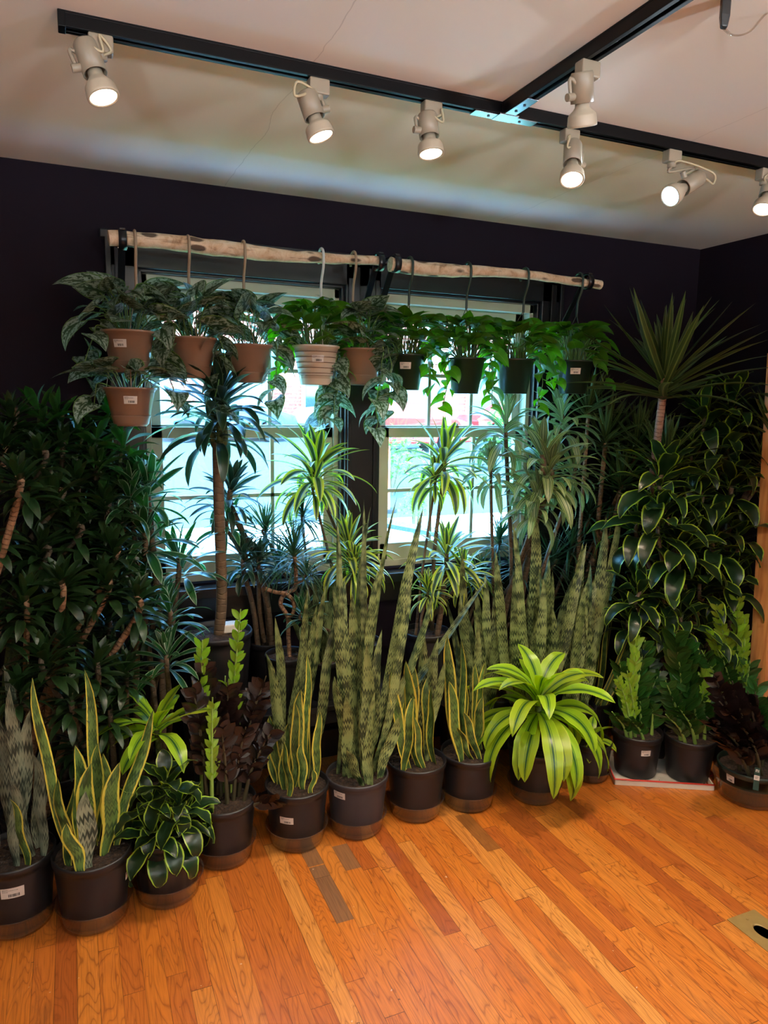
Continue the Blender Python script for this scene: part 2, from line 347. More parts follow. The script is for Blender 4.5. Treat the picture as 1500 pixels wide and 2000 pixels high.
M['blackgloss'] = simple('black_gloss_paint', '#15161a', .28, noise=.4, scale=14, bs=.15)
M['sash'] = simple('cream_window_paint', '#cbc9b4', .45, noise=.2, scale=8)
M['track'] = simple('black_track_metal', '#08080a', .4, spec=.2)
M['steel'] = simple('bright_steel', '#c8c8c8', .25, 1.0)
M['lampbody'] = simple('almond_lamp_enamel', '#998b77', .38)
M['bulb'] = simple('ceramic_bulb_shell', '#b9aa93', .4)
M['cord'] = simple('cream_lamp_cord', '#b8a888', .5)
M['blackplastic'] = simple('black_plastic', '#2a2a2a', .4)
M['brass'] = simple('worn_brass', '#a98c54', .4, .35, noise=.6, scale=30)
M['enamel'] = simple('white_enamel_tray', '#d8cfc0', .3, noise=.2, scale=40)
M['red'] = simple('red_rim_paint', '#c2392c', .4)
M['pine'] = woodmat('honey_pine', '#b8733c', '#d79a5c')
M['bench'] = simple('black_bench_paint', '#0c0c0e', .5)
def glow(name, col, st):
    n = NT(name); return n.surf(n.node('Emission', {'Color': tuple(col)+(1,), 'Strength': st}).outputs[0])
M['glowwarm'] = glow('lit_warm_lens', (1, .84, .62), 9); M['glowcool'] = glow('lit_cool_lens', (.45, .8, 1), 9)
def struct(name, mb, m, smooth=False, parent=None):
    o = mb.build(name, m, parent, smooth)
    if not parent: o['kind'] = 'structure'
    return o
# ---------------------------------------------------------------- room shell
XL, XR, YB, ZC, T = -1.9, 3.044, -5.6, 2.423, .15
m = MB(); m.box(XL-T, XR+T, YB-T, T, -.12, 0); struct('floor', m, M['floor'])
m = MB(); m.box(XL-T, XR+T, YB-T, T, ZC, ZC+.2); struct('ceiling', m, M['ceil'])
WZ0, WZ1 = .86, 2.09; WIN = [(.25, 1.075), (1.235, 2.06)]
m = MB()
m.box(XL, WIN[0][0], 0, T, 0, ZC); m.box(WIN[1][1], XR, 0, T, 0, ZC); m.box(WIN[0][0], WIN[1][1], 0, T, 0, WZ0)
m.box(WIN[0][0], WIN[1][1], 0, T, WZ1, ZC); m.box(WIN[0][1], WIN[1][0], 0, T, WZ0, WZ1); struct('wall_back', m, M['wall'])
m = MB(); m.box(XR, XR+T, YB, T, 0, ZC); struct('wall_right', m, M['wall'])
m = MB(); m.box(XL-T, XL, YB, T, 0, ZC); struct('wall_left', m, M['wall'])
m = MB(); m.box(XL-T, XR+T, YB-T, YB, 0, ZC); struct('wall_front', m, M['creamwall'])
m = MB(); m.box(XL, XR, -.018, 0, 0, .13); bevel(struct('baseboard_back', m, M['blackgloss']))
m = MB(); m.box(XR-.018, XR, YB, -.018, 0, .13); bevel(struct('baseboard_right', m, M['blackgloss']))
# black casing
m = MB()
for x0, x1 in ((.135, .25), (1.075, 1.235), (2.06, 2.175)):
    m.box(x0, x1, -.022, 0, .80, 2.20)
m.box(.135, 2.175, -.022, 0, WZ1, 2.20); m.box(.12, 2.19, -.034, 0, 2.185, 2.215)
for x0 in (.135, 2.155): m.box(x0, x0+.02, -.034, -.02, .80, 2.19)
for x0 in (1.085, 1.205): m.box(x0, x0+.02, -.030, -.02, .80, 2.12)
m.box(.12, 2.19, -.07, 0, .81, .85); m.box(.16, 2.15, -.02, 0, .71, .81)
for x0, x1 in WIN:   # jamb lining
    m.box(x0-.001, x0+.012, 0, .13, WZ0, WZ1); m.box(x1-.012, x1+.001, 0, .13, WZ0, WZ1); m.box(x0, x1, 0, .13, WZ1-.012, WZ1+.001)
bevel(struct('trim_1', m, M['blackgloss']), .003)
for i, (x0, x1) in enumerate(WIN):
    a, b = x0+.012, x1-.012
    w_ = link('window_%d' % (i+1), None); w_['kind'] = 'structure'; w_.location = (a, .03, WZ0)
    def wp(name, boxes, mat=M['sash'], bev=.002):
        mb = MB()
        for q in boxes: mb.box(q[0]-a, q[1]-a, q[2]-.03, q[3]-.03, q[4]-WZ0, q[5]-WZ0)
        o = mb.build(name, mat, w_, False); bevel(o, bev); return o
    wp('window_frame', [(a, a+.022, .03, .13, WZ0, WZ1-.012), (b-.022, b, .03, .13, WZ0, WZ1-.012), (a, b, .03, .13, WZ1-.05, WZ1-.012), (a, b, .03, .14, WZ0, WZ0+.03)])
    zm = 1.485
    for nm, y0, y1, z0, z1, rt, rb in (('upper_sash', .085, .115, zm-.03, WZ1-.05, .075, .05), ('lower_sash', .045, .078, WZ0+.03, zm+.012, .045, .075)):
        s0, s1 = a+.022, b-.022
        wp(nm, [(s0, s0+.042, y0, y1, z0, z1), (s1-.042, s1, y0, y1, z0, z1), (s0, s1, y0, y1, z1-rt, z1), (s0, s1, y0, y1, z0, z0+rb)])
        g0, g1, h0, h1 = s0+.042, s1-.042, z0+rb, z1-rt; ym = (y0+y1)/2
        bars = [(g0+(g1-g0)*k/3-.008, g0+(g1-g0)*k/3+.008, ym-.006, ym+.008, h0, h1) for k in (1, 2)]+[(g0, g1, ym-.006, ym+.008, (h0+h1)/2-.008, (h0+h1)/2+.008)]
        wp('muntin_grid', bars, M['sash'], .001)
        wp('window_pane', [(g0, g1, ym+.009, ym+.012, h0, h1)], M['glass'], .0003)
    wp('sash_lock', [((a+b)/2-.025, (a+b)/2+.025, .048, .07, zm+.012, zm+.022), ((a+b)/2-.006, (a+b)/2+.02, .05, .062, zm+.022, zm+.032)], M['brass'])
# ---------------------------------------------------------------- ceiling tracks
TY, TX = -1.115, 1.135
def track(name, label, p0, p1):
    t = thing(name, label, 'light track', (p0[0], p0[1], ZC)); L = math.hypot(p1[0]-p0[0], p1[1]-p0[1])
    t.rotation_euler.z = math.atan2(p1[1]-p0[1], p1[0]-p0[0])
    mb = MB(); mb.box(0, L, -.018, .018, -.006, 0); mb.box(0, L, -.018, -.012, -.032, -.006); mb.box(0, L, .012, .018, -.032, -.006)
    mb.box(0, L, -.014, -.006, -.032, -.029); mb.box(0, L, .006, .014, -.032, -.029)
    bevel(mb.build('channel', M['track'], t, False), .001)
    mb = MB(); mb.box(.0, L, -.010, -.008, -.02, -.012); mb.box(0, L, .008, .010, -.02, -.012); mb.build('conductor_strip', M['steel'], t, False)
    mb = MB(); mb.box(-.012, .004, -.019, .019, -.034, 0); bevel(mb.build('end_cap', M['track'], t, False), .002)
    return t
track('light_track', 'long black ceiling track running parallel to the window wall', (.02, TY), (3.03, TY))
track('light_track', 'black ceiling track running back from the junction toward the viewer', (TX, TY-.022), (TX, -5.2))
m = MB(); m.box(-.10, .10, -.017, .017, -.0025, 0); m.box(-.017, .017, -.14, .02, -.0025, 0); m.box(-.03, .03, -.03, .017, -.004, 0)
j = thing('track_connector', 'pale metal tee connector joining the two black ceiling tracks', 'connector', (TX, TY, ZC-.033))
bevel(m.build('joint_plate', M['steel'], j, False), .0008)
m = MB()
for x, y in ((-.05, 0), (.05, 0), (0, -.06), (0, -.1)):
    m = MB(); m.tube([(x, y, -.0045), (x, y, -.002)], .004, 8); m.build('screw', M['blackplastic'], j)
def head(label, ax, ay, Tp, Fp, lit='warm', side=1, energy=None, loop=True, spot=True):
    """ax, ay adapter on the track; Tp top centre of the housing, Fp centre of the bulb face (world)"""
    t = thing('track_light', label, 'track light', (ax, ay, ZC-.034), 0, None)
    O = np.array([ax, ay, ZC-.034]); Tp = np.array(Tp)-O; Fp = np.array(Fp)-O
    mb = MB(); mb.box(-.026, .026, -.016, .016, -.034, .003); bevel(mb.build('track_adapter', M['lampbody'], t, False), .004)
    mb = MB(); mb.lathe([(.0, -.046), (.013, -.046), (.013, -.034)], 16); mb.build('swivel', M['lampbody'], t)
    d = Fp-Tp; L = np.linalg.norm(d); d = d/L; q = Vector(d).to_track_quat('Z', 'Y')
    hl = L*.56
    def lat(name, prof, mat, k=28, par=t):
        mb = MB(); mb.lathe(prof, k); o = mb.build(name, mat, par); o.location = Vector(Tp); o.rotation_mode = 'QUATERNION'; o.rotation_quaternion = q; return o
    h = lat('lamp_housing', [(.0, 0), (.024, 0), (.026, .004), (.0265, hl), (.024, hl), (.0235, hl-.01), (0, hl-.012)], M['lampbody'])
    lat('bulb', [(.0, hl-.01), (.016, hl-.008), (.017, hl+.008), (.021, hl+.014), (.031, L-.028), (.033, L-.024), (.035, L-.006), (.0345, L-.001), (.031, L), (.030, L-.003), (0, L-.003)], M['bulb'])
    mb = MB(); mb.lathe([(0, L-.002), (.029, L-.002)], 24)
    o = mb.build('lit_lens', {'warm': M['glowwarm'], 'cool': M['glowcool'], 'off': M['whiteplastic']}[lit], t)
    o.location = Vector(Tp); o.rotation_mode = 'QUATERNION'; o.rotation_quaternion = q
    # arm from swivel to the side of housing with a knob
    s_ = np.cross(d, [0, 1, 0]); s_ = s_/np.linalg.norm(s_)*side
    k0 = Tp+d*hl*.75+s_*.034
    mb = MB(); mb.tube(catmull([(0, 0, -.044), (0+s_[0]*.012, 0, -.06), Tp+s_*.034+d*.01, k0], 5), .0045, 6); mb.build('support_arm', M['lampbody'], t)
    mb = MB(); mb.tube([k0-s_*.012, k0+s_*.010], .009, 12); mb.build('tilt_knob', M['lampbody'], t)
    if loop:
        mb = MB(); a_ = Tp+np.array([0, -.004, .0]); mb.tube(catmull([(0, -.006, -.04), (-.02*side, -.02, -.03), a_+[-.03*side, -.02, .012], a_+[-.036*side, -.02, -.02], a_+[-.01*side, -.02, -.012], a_+[0, 0, .006]], 6), .0032, 6); mb.build('lamp_cord', M['cord'], t)
    if spot:
        ld = bpy.data.lights.new('spot', 'SPOT'); ld.energy = SPOT_W if energy is None else energy; ld.spot_size = math.radians(125); ld.spot_blend = .9; ld.shadow_soft_size = .03
        ld.color = COOL if lit == 'cool' else WARM
        lo = bpy.data.objects.new('spot', ld); C.objects.link(lo); lo.parent = t; lo.location = Vector(Tp+d*(L+.004)); lo.rotation_mode = 'QUATERNION'; lo.rotation_quaternion = Vector(d).to_track_quat('-Z', 'Y')
    return t
def hd(label, apx, tpx, fpx, dy, **k):
    A = on_floor(apx[0], apx[1], ZC-.03)
    Tq = at(tpx[0], tpx[1], TY-.0); F = at(fpx[0], fpx[1], TY+dy); return head(label, A[0], TY, Tq, F, **k)
hd('leftmost track light, cream can tilted to the right beside the track end', (197, 55), (165, 84), (203, 192), -.03, side=-1, energy=SPOT_W*.25)
hd('cream track light with looped cord, second from the left', (627, 148), (598, 182), (628, 268), -.02, side=1, energy=SPOT_W*.8)
hd('cream track light just left of the track junction', (847, 196), (834, 224), (842, 302), -.02, side=-1)
hd('cream track light shining at the viewer, hanging below the junction branch light', (1120, 250), (1119, 282), (1117, 352), -.05, side=1)
hd('track light with bluish white bulb tipped sideways to the left', (1323, 290), (1366, 347), (1308, 384), -.02, lit='cool', side=-1, energy=40)
hd('track light cut off by the right picture edge', (1500, 328), (1508, 350), (1490, 410), -.02, side=1, energy=SPOT_W*2.7)
A = on_floor(1138, 118, ZC-.03)
ya = A[1]
head('cream track light on the branch track, bulb turned away to the wall', TX, ya, at(1137, 140, ya), at(1137, 248, ya+.03), side=-1, spot=True, energy=30, loop=False)
for k, (yy_, dx, dy) in enumerate(((-2.45, -.03, -.02), (-3.6, .03, -.09), (-4.5, -.02, -.10))):  # unseen heads added on the branch track as fill light for the room
    head(['cream track light on the branch track above the viewer', 'cream track light on the branch track behind the viewer', 'last cream track light at the far end of the branch track'][k],
         TX, yy_, (TX-dx*.3, yy_-dy, ZC-.1), (TX+dx, yy_+dy*(1 if k == 0 else 1.5), ZC-(.215, .15, .15)[k]), side=1, energy=SPOT_W*(.6, 3.0, 3.0)[k])
for k, (ux, uy) in enumerate(((.9, -4.3), (-.9, -3.9), (2.3, -3.9))):  # unseen standing uplights, added to brighten the ceiling
    t = thing('uplight_lamp', ['black standing uplight behind the viewer, middle of three', 'black standing uplight behind the viewer, nearest the left wall', 'black standing uplight behind the viewer, nearest the right wall'][k], 'lamp', (ux, uy, 0))
    mb = MB(); mb.lathe([(0, 0), (.14, 0), (.14, .015), (.02, .03), (.012, .05), (.012, 1.62), (0, 1.62)], 24); mb.build('lamp_pole', M['track'], t)
    mb = MB(); mb.lathe([(0, 1.60), (.03, 1.61), (.13, 1.70), (.15, 1.74), (.145, 1.74), (.12, 1.70), (0, 1.64)], 28); mb.build('lamp_bowl', M['track'], t)
    ld = bpy.data.lights.new('spot', 'SPOT'); ld.energy = ADDED_UPLIGHT; ld.spot_size = math.radians(178); ld.spot_blend = .15; ld.shadow_soft_size = .10; ld.color = (.82, .91, 1)
    lo = bpy.data.objects.new('spot', ld); C.objects.link(lo); lo.parent = t; lo.location = (0, 0, 1.72); lo.rotation_euler.x = PI
# hanging black connector with clear cord, upper right
p = at(1416, 24, -1.75)
t = thing('cord_connector', 'black plug connector with clear twin cord hanging at top right', 'cord', p)
mb = MB(); mb.lathe([(0, -.03), (.010, -.03), (.0145, -.008), (.0145, .035), (.012, .06), (0, .06)], 4)
o = mb.build('connector_body', M['blackplastic'], t, False); o.scale = (1.25, .8, 1); o.rotation_euler.z = .4; bevel(o, .003)
for k in (0, 1):
    mb = MB(); mb.tube(catmull([(0, .004*k, -.028), (.03, .004*k, -.037+.002*k), (.075, .004*k, -.02), (.13, .004*k, .03), (.2, .004*k, ZC-p[2]-.004)], 6), .0018, 6); mb.build('clear_cord', M['clear'], t)
mb = MB(); mb.tube([(0, 0, .06), (0, 0, ZC-p[2])], .003, 8); mb.build('drop_cord', M['blackplastic'], t)
# ---------------------------------------------------------------- birch rods
RY = -.27
def rod(label, a, b, bracket_px):
    a, b = np.array(a), np.array(b); t = thing('birch_rod', label, 'rod', a); n = 26; rng = random.Random(int(a[0]*100)); pts = []; rr = []
    for i in range(n+1):
        f = i/n; pts.append((b-a)*f+np.array([0, math.sin(f*9+a[0])*.006, math.sin(f*7.3+a[0]*3)*.007+rng.uniform(-.002, .002)])); rr.append(.0235+.004*math.sin(f*5+a[0])+rng.uniform(-.0015, .0025)-.003*f)
    mb = MB(); mb.tube(pts, rr, 14); mb.build('branch', M['bark'], t)
    for bx in bracket_px:
        P = at(bx, 500, RY); z = a[2]+(b[2]-a[2])*((P[0]-a[0])/(b[0]-a[0])); x = P[0]
        k = thing('rod_bracket', {212: '', 0: ''}.get(bx, '') or BR[bx], 'bracket', (x, 0, z)); mb = MB()
        mb.box(-.014, .014, -.034, -.024, -.30, .02); mb.box(-.01, .01, RY-.02, -.03, .028, .036)
        bevel(mb.build('back_plate', M['blackgloss'], k, False), .002)
        mb = MB(); c = [(0, RY+.030*math.cos(u), .030*math.sin(u)) for u in np.linspace(-.2, PI+.2+PI*.9, 22)]
        G = np.array([[(-.013, q[1], q[2]), (.013, q[1], q[2])] for q in c]); mb.grid(G); o = mb.build('rod_strap', M['blackgloss'], k); s = o.modifiers.new('solid', 'SOLIDIFY'); s.thickness = .003
        mb = MB(); mb.box(-.012, .012, -.004, .004, 0, math.hypot(.22, .27)); o = mb.build('diagonal_arm', M['blackgloss'], k, False); o.location = (0, -.034, -.26); o.rotation_euler.x = math.atan2(.21, .26)
        mb = MB(); mb.tube([(-.016, RY, -.026), (.016, RY, -.026)], .004, 8); mb.build('clamp_screw', M['steel'], k)
BR = {240: 'black metal rod bracket at the left end of the birch rods', 741: 'black diagonal bracket left of the gap between the birch rods', 773: 'black diagonal bracket right of the gap between the birch rods', 1150: 'black bracket at the right end of the birch rods'}
rod('left birch branch rod carrying five hanging baskets', at(212, 466, RY), at(747, 513, RY), (240, 741))
rod('right birch branch rod carrying four dark hanging baskets', at(763, 515, RY), at(1172, 553, RY), (773, 1150))
def rod_z(px): return at(px, 466+(px-212)*.0905, RY)
# ---------------------------------------------------------------- leaves
PR = dict(
 strap=[(0, .30), (.08, .34), (.3, .75), (.55, 1), (.8, .74), (.93, .34), (1, .01)],
 sword=[(0, .9), (.08, .7), (.4, 1), (.7, .72), (.9, .3), (1, .01)],
 snake=[(0, .42), (.15, .68), (.45, 1), (.72, .92), (.88, .6), (.96, .25), (1, .01)],
 broad=[(0, .34), (.12, .42), (.38, .92), (.6, 1), (.8, .72), (.93, .3), (1, .01)],
 oval=[(0, .1), (.15, .6), (.4, 1), (.65, .9), (.88, .5), (1, .01)],
 heart=[(0, .70), (.06, .92), (.18, 1), (.4, .86), (.65, .52), (.86, .2), (1, .01)])
def ribbon(mb, pts, side, W, prof, m=4, fold=.15, roll=0.0, twist=0.0, ruf=0.0, hc=0.0, vlen=None, rnd=None):
    P = np.array(pts); n = len(P); t = np.linspace(0, 1, n); T = np.gradient(P, axis=0); T /= np.linalg.norm(T, axis=1)[:, None]+1e-12
    sd = np.asarray(side, float); sd = sd[None]*np.ones((n, 1)); sd = sd-T*(sd*T).sum(1)[:, None]; sd /= np.linalg.norm(sd, axis=1)[:, None]+1e-12
    N = np.cross(T, sd); r = (roll+twist*t)[:, None]; S = sd*np.cos(r)+N*np.sin(r); N2 = -sd*np.sin(r)+N*np.cos(r)
    pr = np.array(PR[prof]); w_ = W/2*np.interp(t, pr[:, 0], pr[:, 1]); u = np.linspace(-1, 1, m+1); au = np.abs(u)
    L = np.linalg.norm(np.diff(P, axis=0), axis=1).sum(); ph = random.random()*6
    G = P[:, None]+S[:, None]*(u[None, :]*w_[:, None])[..., None]
    off = fold*au[None]*w_[:, None]+ruf*W*np.sin(t*17+ph)[:, None]*(u*np.abs(u))[None]
    G = G+N2[:, None]*off[..., None]
    if hc: G = G-T[:, None]*(hc*L*(au[None]**1.5)*((1-t)**4)[:, None])[..., None]
    UV = np.stack(np.broadcast_arrays((u*.5+.5)[None], (t*(vlen or 1))[:, None]), -1)
    mb.grid(G, UV, rnd)
def leaf(mb, o, az, el, L, W, prof='strap', droop=1.0, sweep=0.0, n=12, p=1.4, **k):
    t = (np.arange(n)+.5)/n; e = el-droop*t**p; a = az+sweep*t
    d = np.stack([np.cos(e)*np.cos(a), np.cos(e)*np.sin(a), np.sin(e)], 1)*L/n
    P = np.concatenate([[np.zeros(3)], np.cumsum(d, 0)])+np.array(o)
    ribbon(mb, P, (-math.sin(az), math.cos(az), 0), W, prof, **k)
U = random.uniform
def rosette(mb, o, N, L, W, prof='strap', el=(1.45, .1), dr=(.3, 1.5), stem=.1, lean=None, **k):
    az = U(0, 6.3); o = np.array(o, float)
    for i in range(N):
        f = (i+.5)/N; az += 2.39996; Li = L*(.62+.38*min(1, f*2.2))*U(.85, 1.12)
        leaf(mb, o+[0, 0, -f*stem+.012*math.cos(az)*0], az+U(-.25, .25), el[0]+(el[1]-el[0])*f**.8+U(-.12, .12), Li, W*U(.85, 1.1)*(.8+.2*min(1, f*2)), prof,
             dr[0]+(dr[1]-dr[0])*f+U(-.25, .25), U(-.3, .3), roll=U(-.25, .25), **k)
STY = dict(   # unit size = leaf length about 1
 compact=('compact', dict(N=42, L=.95, W=.235, prof='broad', el=(1.45, -.15), dr=(.1, 1.35), stem=.75, n=7, m=2, fold=.35)),
 reflexa=('reflexa', dict(N=20, L=1.0, W=.26, prof='broad', el=(1.4, 0), dr=(.2, 1.2), stem=.7, n=7, m=2, fold=.3)),
 white=('white', dict(N=28, L=1.15, W=.19, prof='strap', el=(1.5, .0), dr=(.1, 1.25), stem=.55, n=10, m=4, fold=.25)),
 corn=('corn', dict(N=42, L=1.1, W=.19, prof='strap', el=(1.5, -.1), dr=(.1, 1.5), stem=.75, n=11, m=4, fold=.3)),
 lemon=('lemon', dict(N=38, L=1.1, W=.18, prof='strap', el=(1.5, -.25), dr=(.15, 1.7), stem=.4, n=12, m=4, fold=.25)),
 grey=('grey', dict(N=36, L=1.12, W=.2, prof='strap', el=(1.5, -.15), dr=(.2, 1.9), stem=.7, n=11, m=4, fold=.22)),
 marginata=('marginata', dict(N=75, L=1.1, W=.05, prof='sword', el=(1.5, -.35), dr=(.1, 1.1), stem=.3, n=7, m=2, fold=.3)),
 yucca=('yucca', dict(N=52, L=1.12, W=.095, prof='sword', el=(1.55, .1), dr=(.0, .35), stem=.30, n=7, m=4, fold=.4)),
 dorado=('dorado', dict(N=19, L=1.3, W=.40, prof='broad', el=(1.35, .2), dr=(.5, 2.3), stem=.75, n=11, m=4, fold=.2, ruf=.05)),
 lime=('lime', dict(N=44, L=1.0, W=.155, prof='strap', el=(1.45, -.15), dr=(1.0, 1.8), stem=.4, n=14, m=6, fold=.18, ruf=.03)))
CM = {}
def crown(parent, loc, style, s, var=None, tilt=0.0, name='leaf_crown'):
    v = random.randrange(3) if var is None else var; key = (style, v)
    if key not in CM:
        mb = MB(); mt, k = STY[style]; rosette(mb, (0, 0, 0), **k); CM[key] = mb.mesh('leaf_crown', M[mt])
    o = link(name, CM[key], parent, loc); o.scale = (s, s, s); o.rotation_euler = (U(-tilt, tilt), U(-tilt, tilt), U(0, 6.28))
    W_ = np.array(parent.location)+np.array(loc)
    if W_[1]+s*1.25 > -.03 or W_[0]+s*1.25 > XR-.02:     # leaves press against the wall instead of passing through it
        me = CM[key].copy(); v = np.empty(len(me.vertices)*3); me.vertices.foreach_get('co', v); v = v.reshape(-1, 3)
        R = np.array(o.rotation_euler.to_matrix()); v = (v*s)@R.T+W_
        for ax, lim in ((1, -.035), (0, XR-.02)):
            k = .10; d = v[:, ax]-(lim-k); v[:, ax] = np.where(d > 0, lim-k+k*(1-np.exp(-np.maximum(d, 0)/k)), v[:, ax])
        me.vertices.foreach_set('co', (v-W_).ravel()); me.update(); o.data = me; o.scale = (1, 1, 1); o.rotation_euler = (0, 0, 0)
    return o
# ---------------------------------------------------------------- pots
def pot_r(z, r, h): return r*(.84+.16*z/h)
def pot_parts(t, r=.117, h=.225, mat='pot', ribs=0, lab=None, soil_z=None):
    rb = r*.84; mb = MB()
    prof = [(rb*.9, 0), (rb*.97, .004), (rb, .012), (rb+.16*r*.45, h*.45), (r*.985, h*.84), (r*.985, h-.026), (r*1.035, h-.022), (r*1.04, h-.006), (r*1.02, h), (r*.985, h-.003), (r*.96, h-.03), (r*.93, h*.55), (0, h*.55)]
    mb.lathe(prof, 64 if ribs else 40, (0, h, ribs, .03, (2, 3, 4)) if ribs else None); p = mb.build('pot', M[mat], t)
    sz = h-.022 if soil_z is None else soil_z
    mb = MB(); k = 26; rs = np.linspace(0, r*.965, 7); rng = random.Random(3)
    G = np.array([[(q*math.cos(a*2*PI/k), q*math.sin(a*2*PI/k), sz+rng.uniform(-.003, .004)+.006*(1-q/r)) for a in range(k)] for q in rs]); mb.grid(G, wrap=True); mb.build('soil', M['soil'], t)
    if lab: price_label(p, lambda z: pot_r(z, r, h)+.0012, *lab)
    return sz
def price_label(p, rf, ang, z0, wd=.05, ht=.026):
    r = rf(z0); da = wd/r/2; mb = MB(); mb.patch(rf, z0, z0+ht, ang-da, ang+da, .0008, 8)
    mb.cm = 1; rng = random.Random(int(z0*1e4)); a = ang-da*.35
    while a < ang+da*.55:
        w_ = rng.choice((.0007, .0012, .002))/r; mb.patch(rf, z0+ht*.14, z0+ht*.42, a, a+w_, .0012, 2); a += w_+rng.choice((.0007, .001))/r
    for i, (f, l) in enumerate(((.86, .5), (.76, 1.3), (.64, .4))):
        a = ang-da*.85
        while a < ang-da*.85+da*l:
            w_ = rng.choice((.0015, .0025, .004))/r; mb.patch(rf, z0+ht*f-.0006, z0+ht*f+.0006, a, a+w_, .0012, 2); a += w_+.001/r
    mb.build('price_label', [M['paper'], M['ink']], p)
def saucer(label, x, y, r=.1115, h=.07):
    mb = MB(); r0 = r*.86
    mb.lathe([(0, .0012), (r0-.004, .0012), (r0, .004), (r0+.004, h*.3), (r0+.0055, h*.34), (r0+.005, h*.55), (r0+.0075, h*.6), (r-.004, h*.82), (r, h), (r+.004, h+.001), (r+.0035, h-.0015), (r-.002, h-.003), (r0+.002, .006), (r0-.006, .003), (0, .003)], 48)
    o = mb.build('plastic_saucer', M['clear'], None, True, (x, y, 0)); tag(o, label, 'saucer', 'clear plastic saucers under the front row pots'); return o
def center(px, py, rb=.095):
    p = on_floor(px, py); d = p-CAM; d[2] = 0; d /= np.linalg.norm(d); return p+d*rb
def ang(x, y, off=0.0):   # direction from a pot toward the viewer, plus an offset
    return math.atan2(CAM[1]-y, CAM[0]-x)+off
# ---------------------------------------------------------------- generic caned plants
def caned(name, label, group, pot, crowns, cane='cane', cr=.010, potmat='pot', lab=None, ribs=0, tilt=.25, bend=.0):
    x, y, z, r, h = pot; t = thing(name, label, 'plant', (x, y, z), 0, group); sz = pot_parts(t, r, h, potmat, ribs, lab)
    n = len(crowns)
    for i, c in enumerate(crowns):
        px, py, Y, s, st = c[:5]; k = c[5] if len(c) > 5 else cr
        P = at(px, py, Y)-np.array([x, y, z]); a = i*2.4+.6; rr = r*.5 if n > 1 else 0
        b = np.array([rr*math.cos(a), rr*math.sin(a), sz-.01])
        if P[2] > b[2]+.06 and k:
            tp = P-np.array([0, 0, s*STY[st][1]['stem']*.8]); md = (b+tp)/2+np.array([U(-.02, .02), U(-.02, .02), 0])+(tp-b)*np.array([-.18, -.18, 0])
            mb = MB(); pts = catmull([b, md, tp, P-[0, 0, s*.05]], 7); mb.tube(pts, np.linspace(k*1.1, k*.8, len(pts)), 9); mb.build('cane', M[cane], t)
        crown(t, P, st, s, tilt=tilt)
    return t
GC = 'compact dracaenas at the left wall'
caned('compact_dracaena', 'dark compact dracaena cut by the left edge, bare tan cane under its crown', GC, (-.45, -.50, 0, .105, .22),
  [(32, 925, -.56, .125, 'compact', .012), (-40, 1020, -.5, .13, 'compact'), (-10, 1200, -.55, .13, 'compact'), (5, 860, -.4, .12, 'compact')], tilt=.3)
caned('compact_dracaena', 'dark compact dracaena second from the left, crowns beside the bare tan cane', GC, (-.62, -.25, 0, .115, .22),
  [(75, 880, -.42, .115, 'compact'), (105, 950, -.42, .12, 'compact'), (80, 1060, -.45, .12, 'compact'), (45, 1090, -.35, .12, 'compact'), (140, 1020, -.4, .12, 'compact'), (20, 800, -.3, .11, 'compact'), (60, 960, -.3, .12, 'compact'), (130, 1090, -.35, .12, 'compact'), (100, 1180, -.35, .12, 'compact')], 'canedark', tilt=.3)
caned('compact_dracaena', 'dark glossy compact dracaena with three orange-tan canes low behind the corn plants', GC, (-.18, -.38, 0, .105, .22),
  [(120, 1130, -.52, .135, 'compact', .011), (205, 1120, -.48, .13, 'compact', .011), (265, 1160, -.48, .13, 'compact', .012), (50, 1160, -.55, .125, 'compact'), (220, 1060, -.42, .12, 'compact')], tilt=.3)
caned('compact_dracaena', 'dark compact dracaena reaching just below the lower tan basket', GC, (-.10, -.15, 0, .09, .22),
  [(150, 930, -.3, .12, 'compact'), (205, 975, -.32, .125, 'compact'), (185, 900, -.25, .11, 'compact'), (235, 1015, -.3, .12, 'compact'), (120, 860, -.25, .11, 'compact'), (255, 1090, -.3, .12, 'compact'), (170, 1040, -.28, .12, 'compact'), (290, 1200, -.3, .12, 'compact'), (210, 1200, -.3, .12, 'compact')], 'canedark', tilt=.3)
caned('compact_dracaena', 'low dark compact dracaena right behind the two leftmost snake plants', GC, (.04, -.45, 0, .09, .20),
  [(85, 1270, -.60, .125, 'compact'), (190, 1290, -.56, .125, 'compact'), (215, 1380, -.55, .115, 'compact'), (35, 1330, -.6, .11, 'compact'), (140, 1350, -.60, .115, 'compact'), (245, 1300, -.5, .11, 'compact'), (130, 1230, -.5, .12, 'compact'), (150, 1440, -.55, .1, 'compact')], 'canedark', tilt=.3)
caned('reflexa_dracaena', 'loose mid-green dracaena with thin yellow canes against the dark wall at upper left', None, (-.32, -.15, 0, .10, .22),
  [(72, 795, -.2, .13, 'reflexa', .006), (112, 805, -.2, .13, 'reflexa', .006), (30, 850, -.25, .12, 'reflexa', .006), (150, 845, -.2, .13, 'reflexa', .006)], 'canegreen', tilt=.4)
caned('reflexa_dracaena', 'bushy mid-green dracaena just left of the lower tan basket, tips over the window casing', None, (.09, -.12, 0, .08, .22),
  [(190, 845, -.2, .13, 'reflexa', .006), (235, 850, -.22, .13, 'reflexa', .006), (195, 895, -.25, .12, 'reflexa', .006), (262, 905, -.2, .12, 'reflexa', .006), (240, 950, -.22, .13, 'reflexa', .006), (215, 800, -.18, .11, 'reflexa', .006)], 'canegreen', tilt=.4)
GW = 'white-edged dracaenas left of the window'
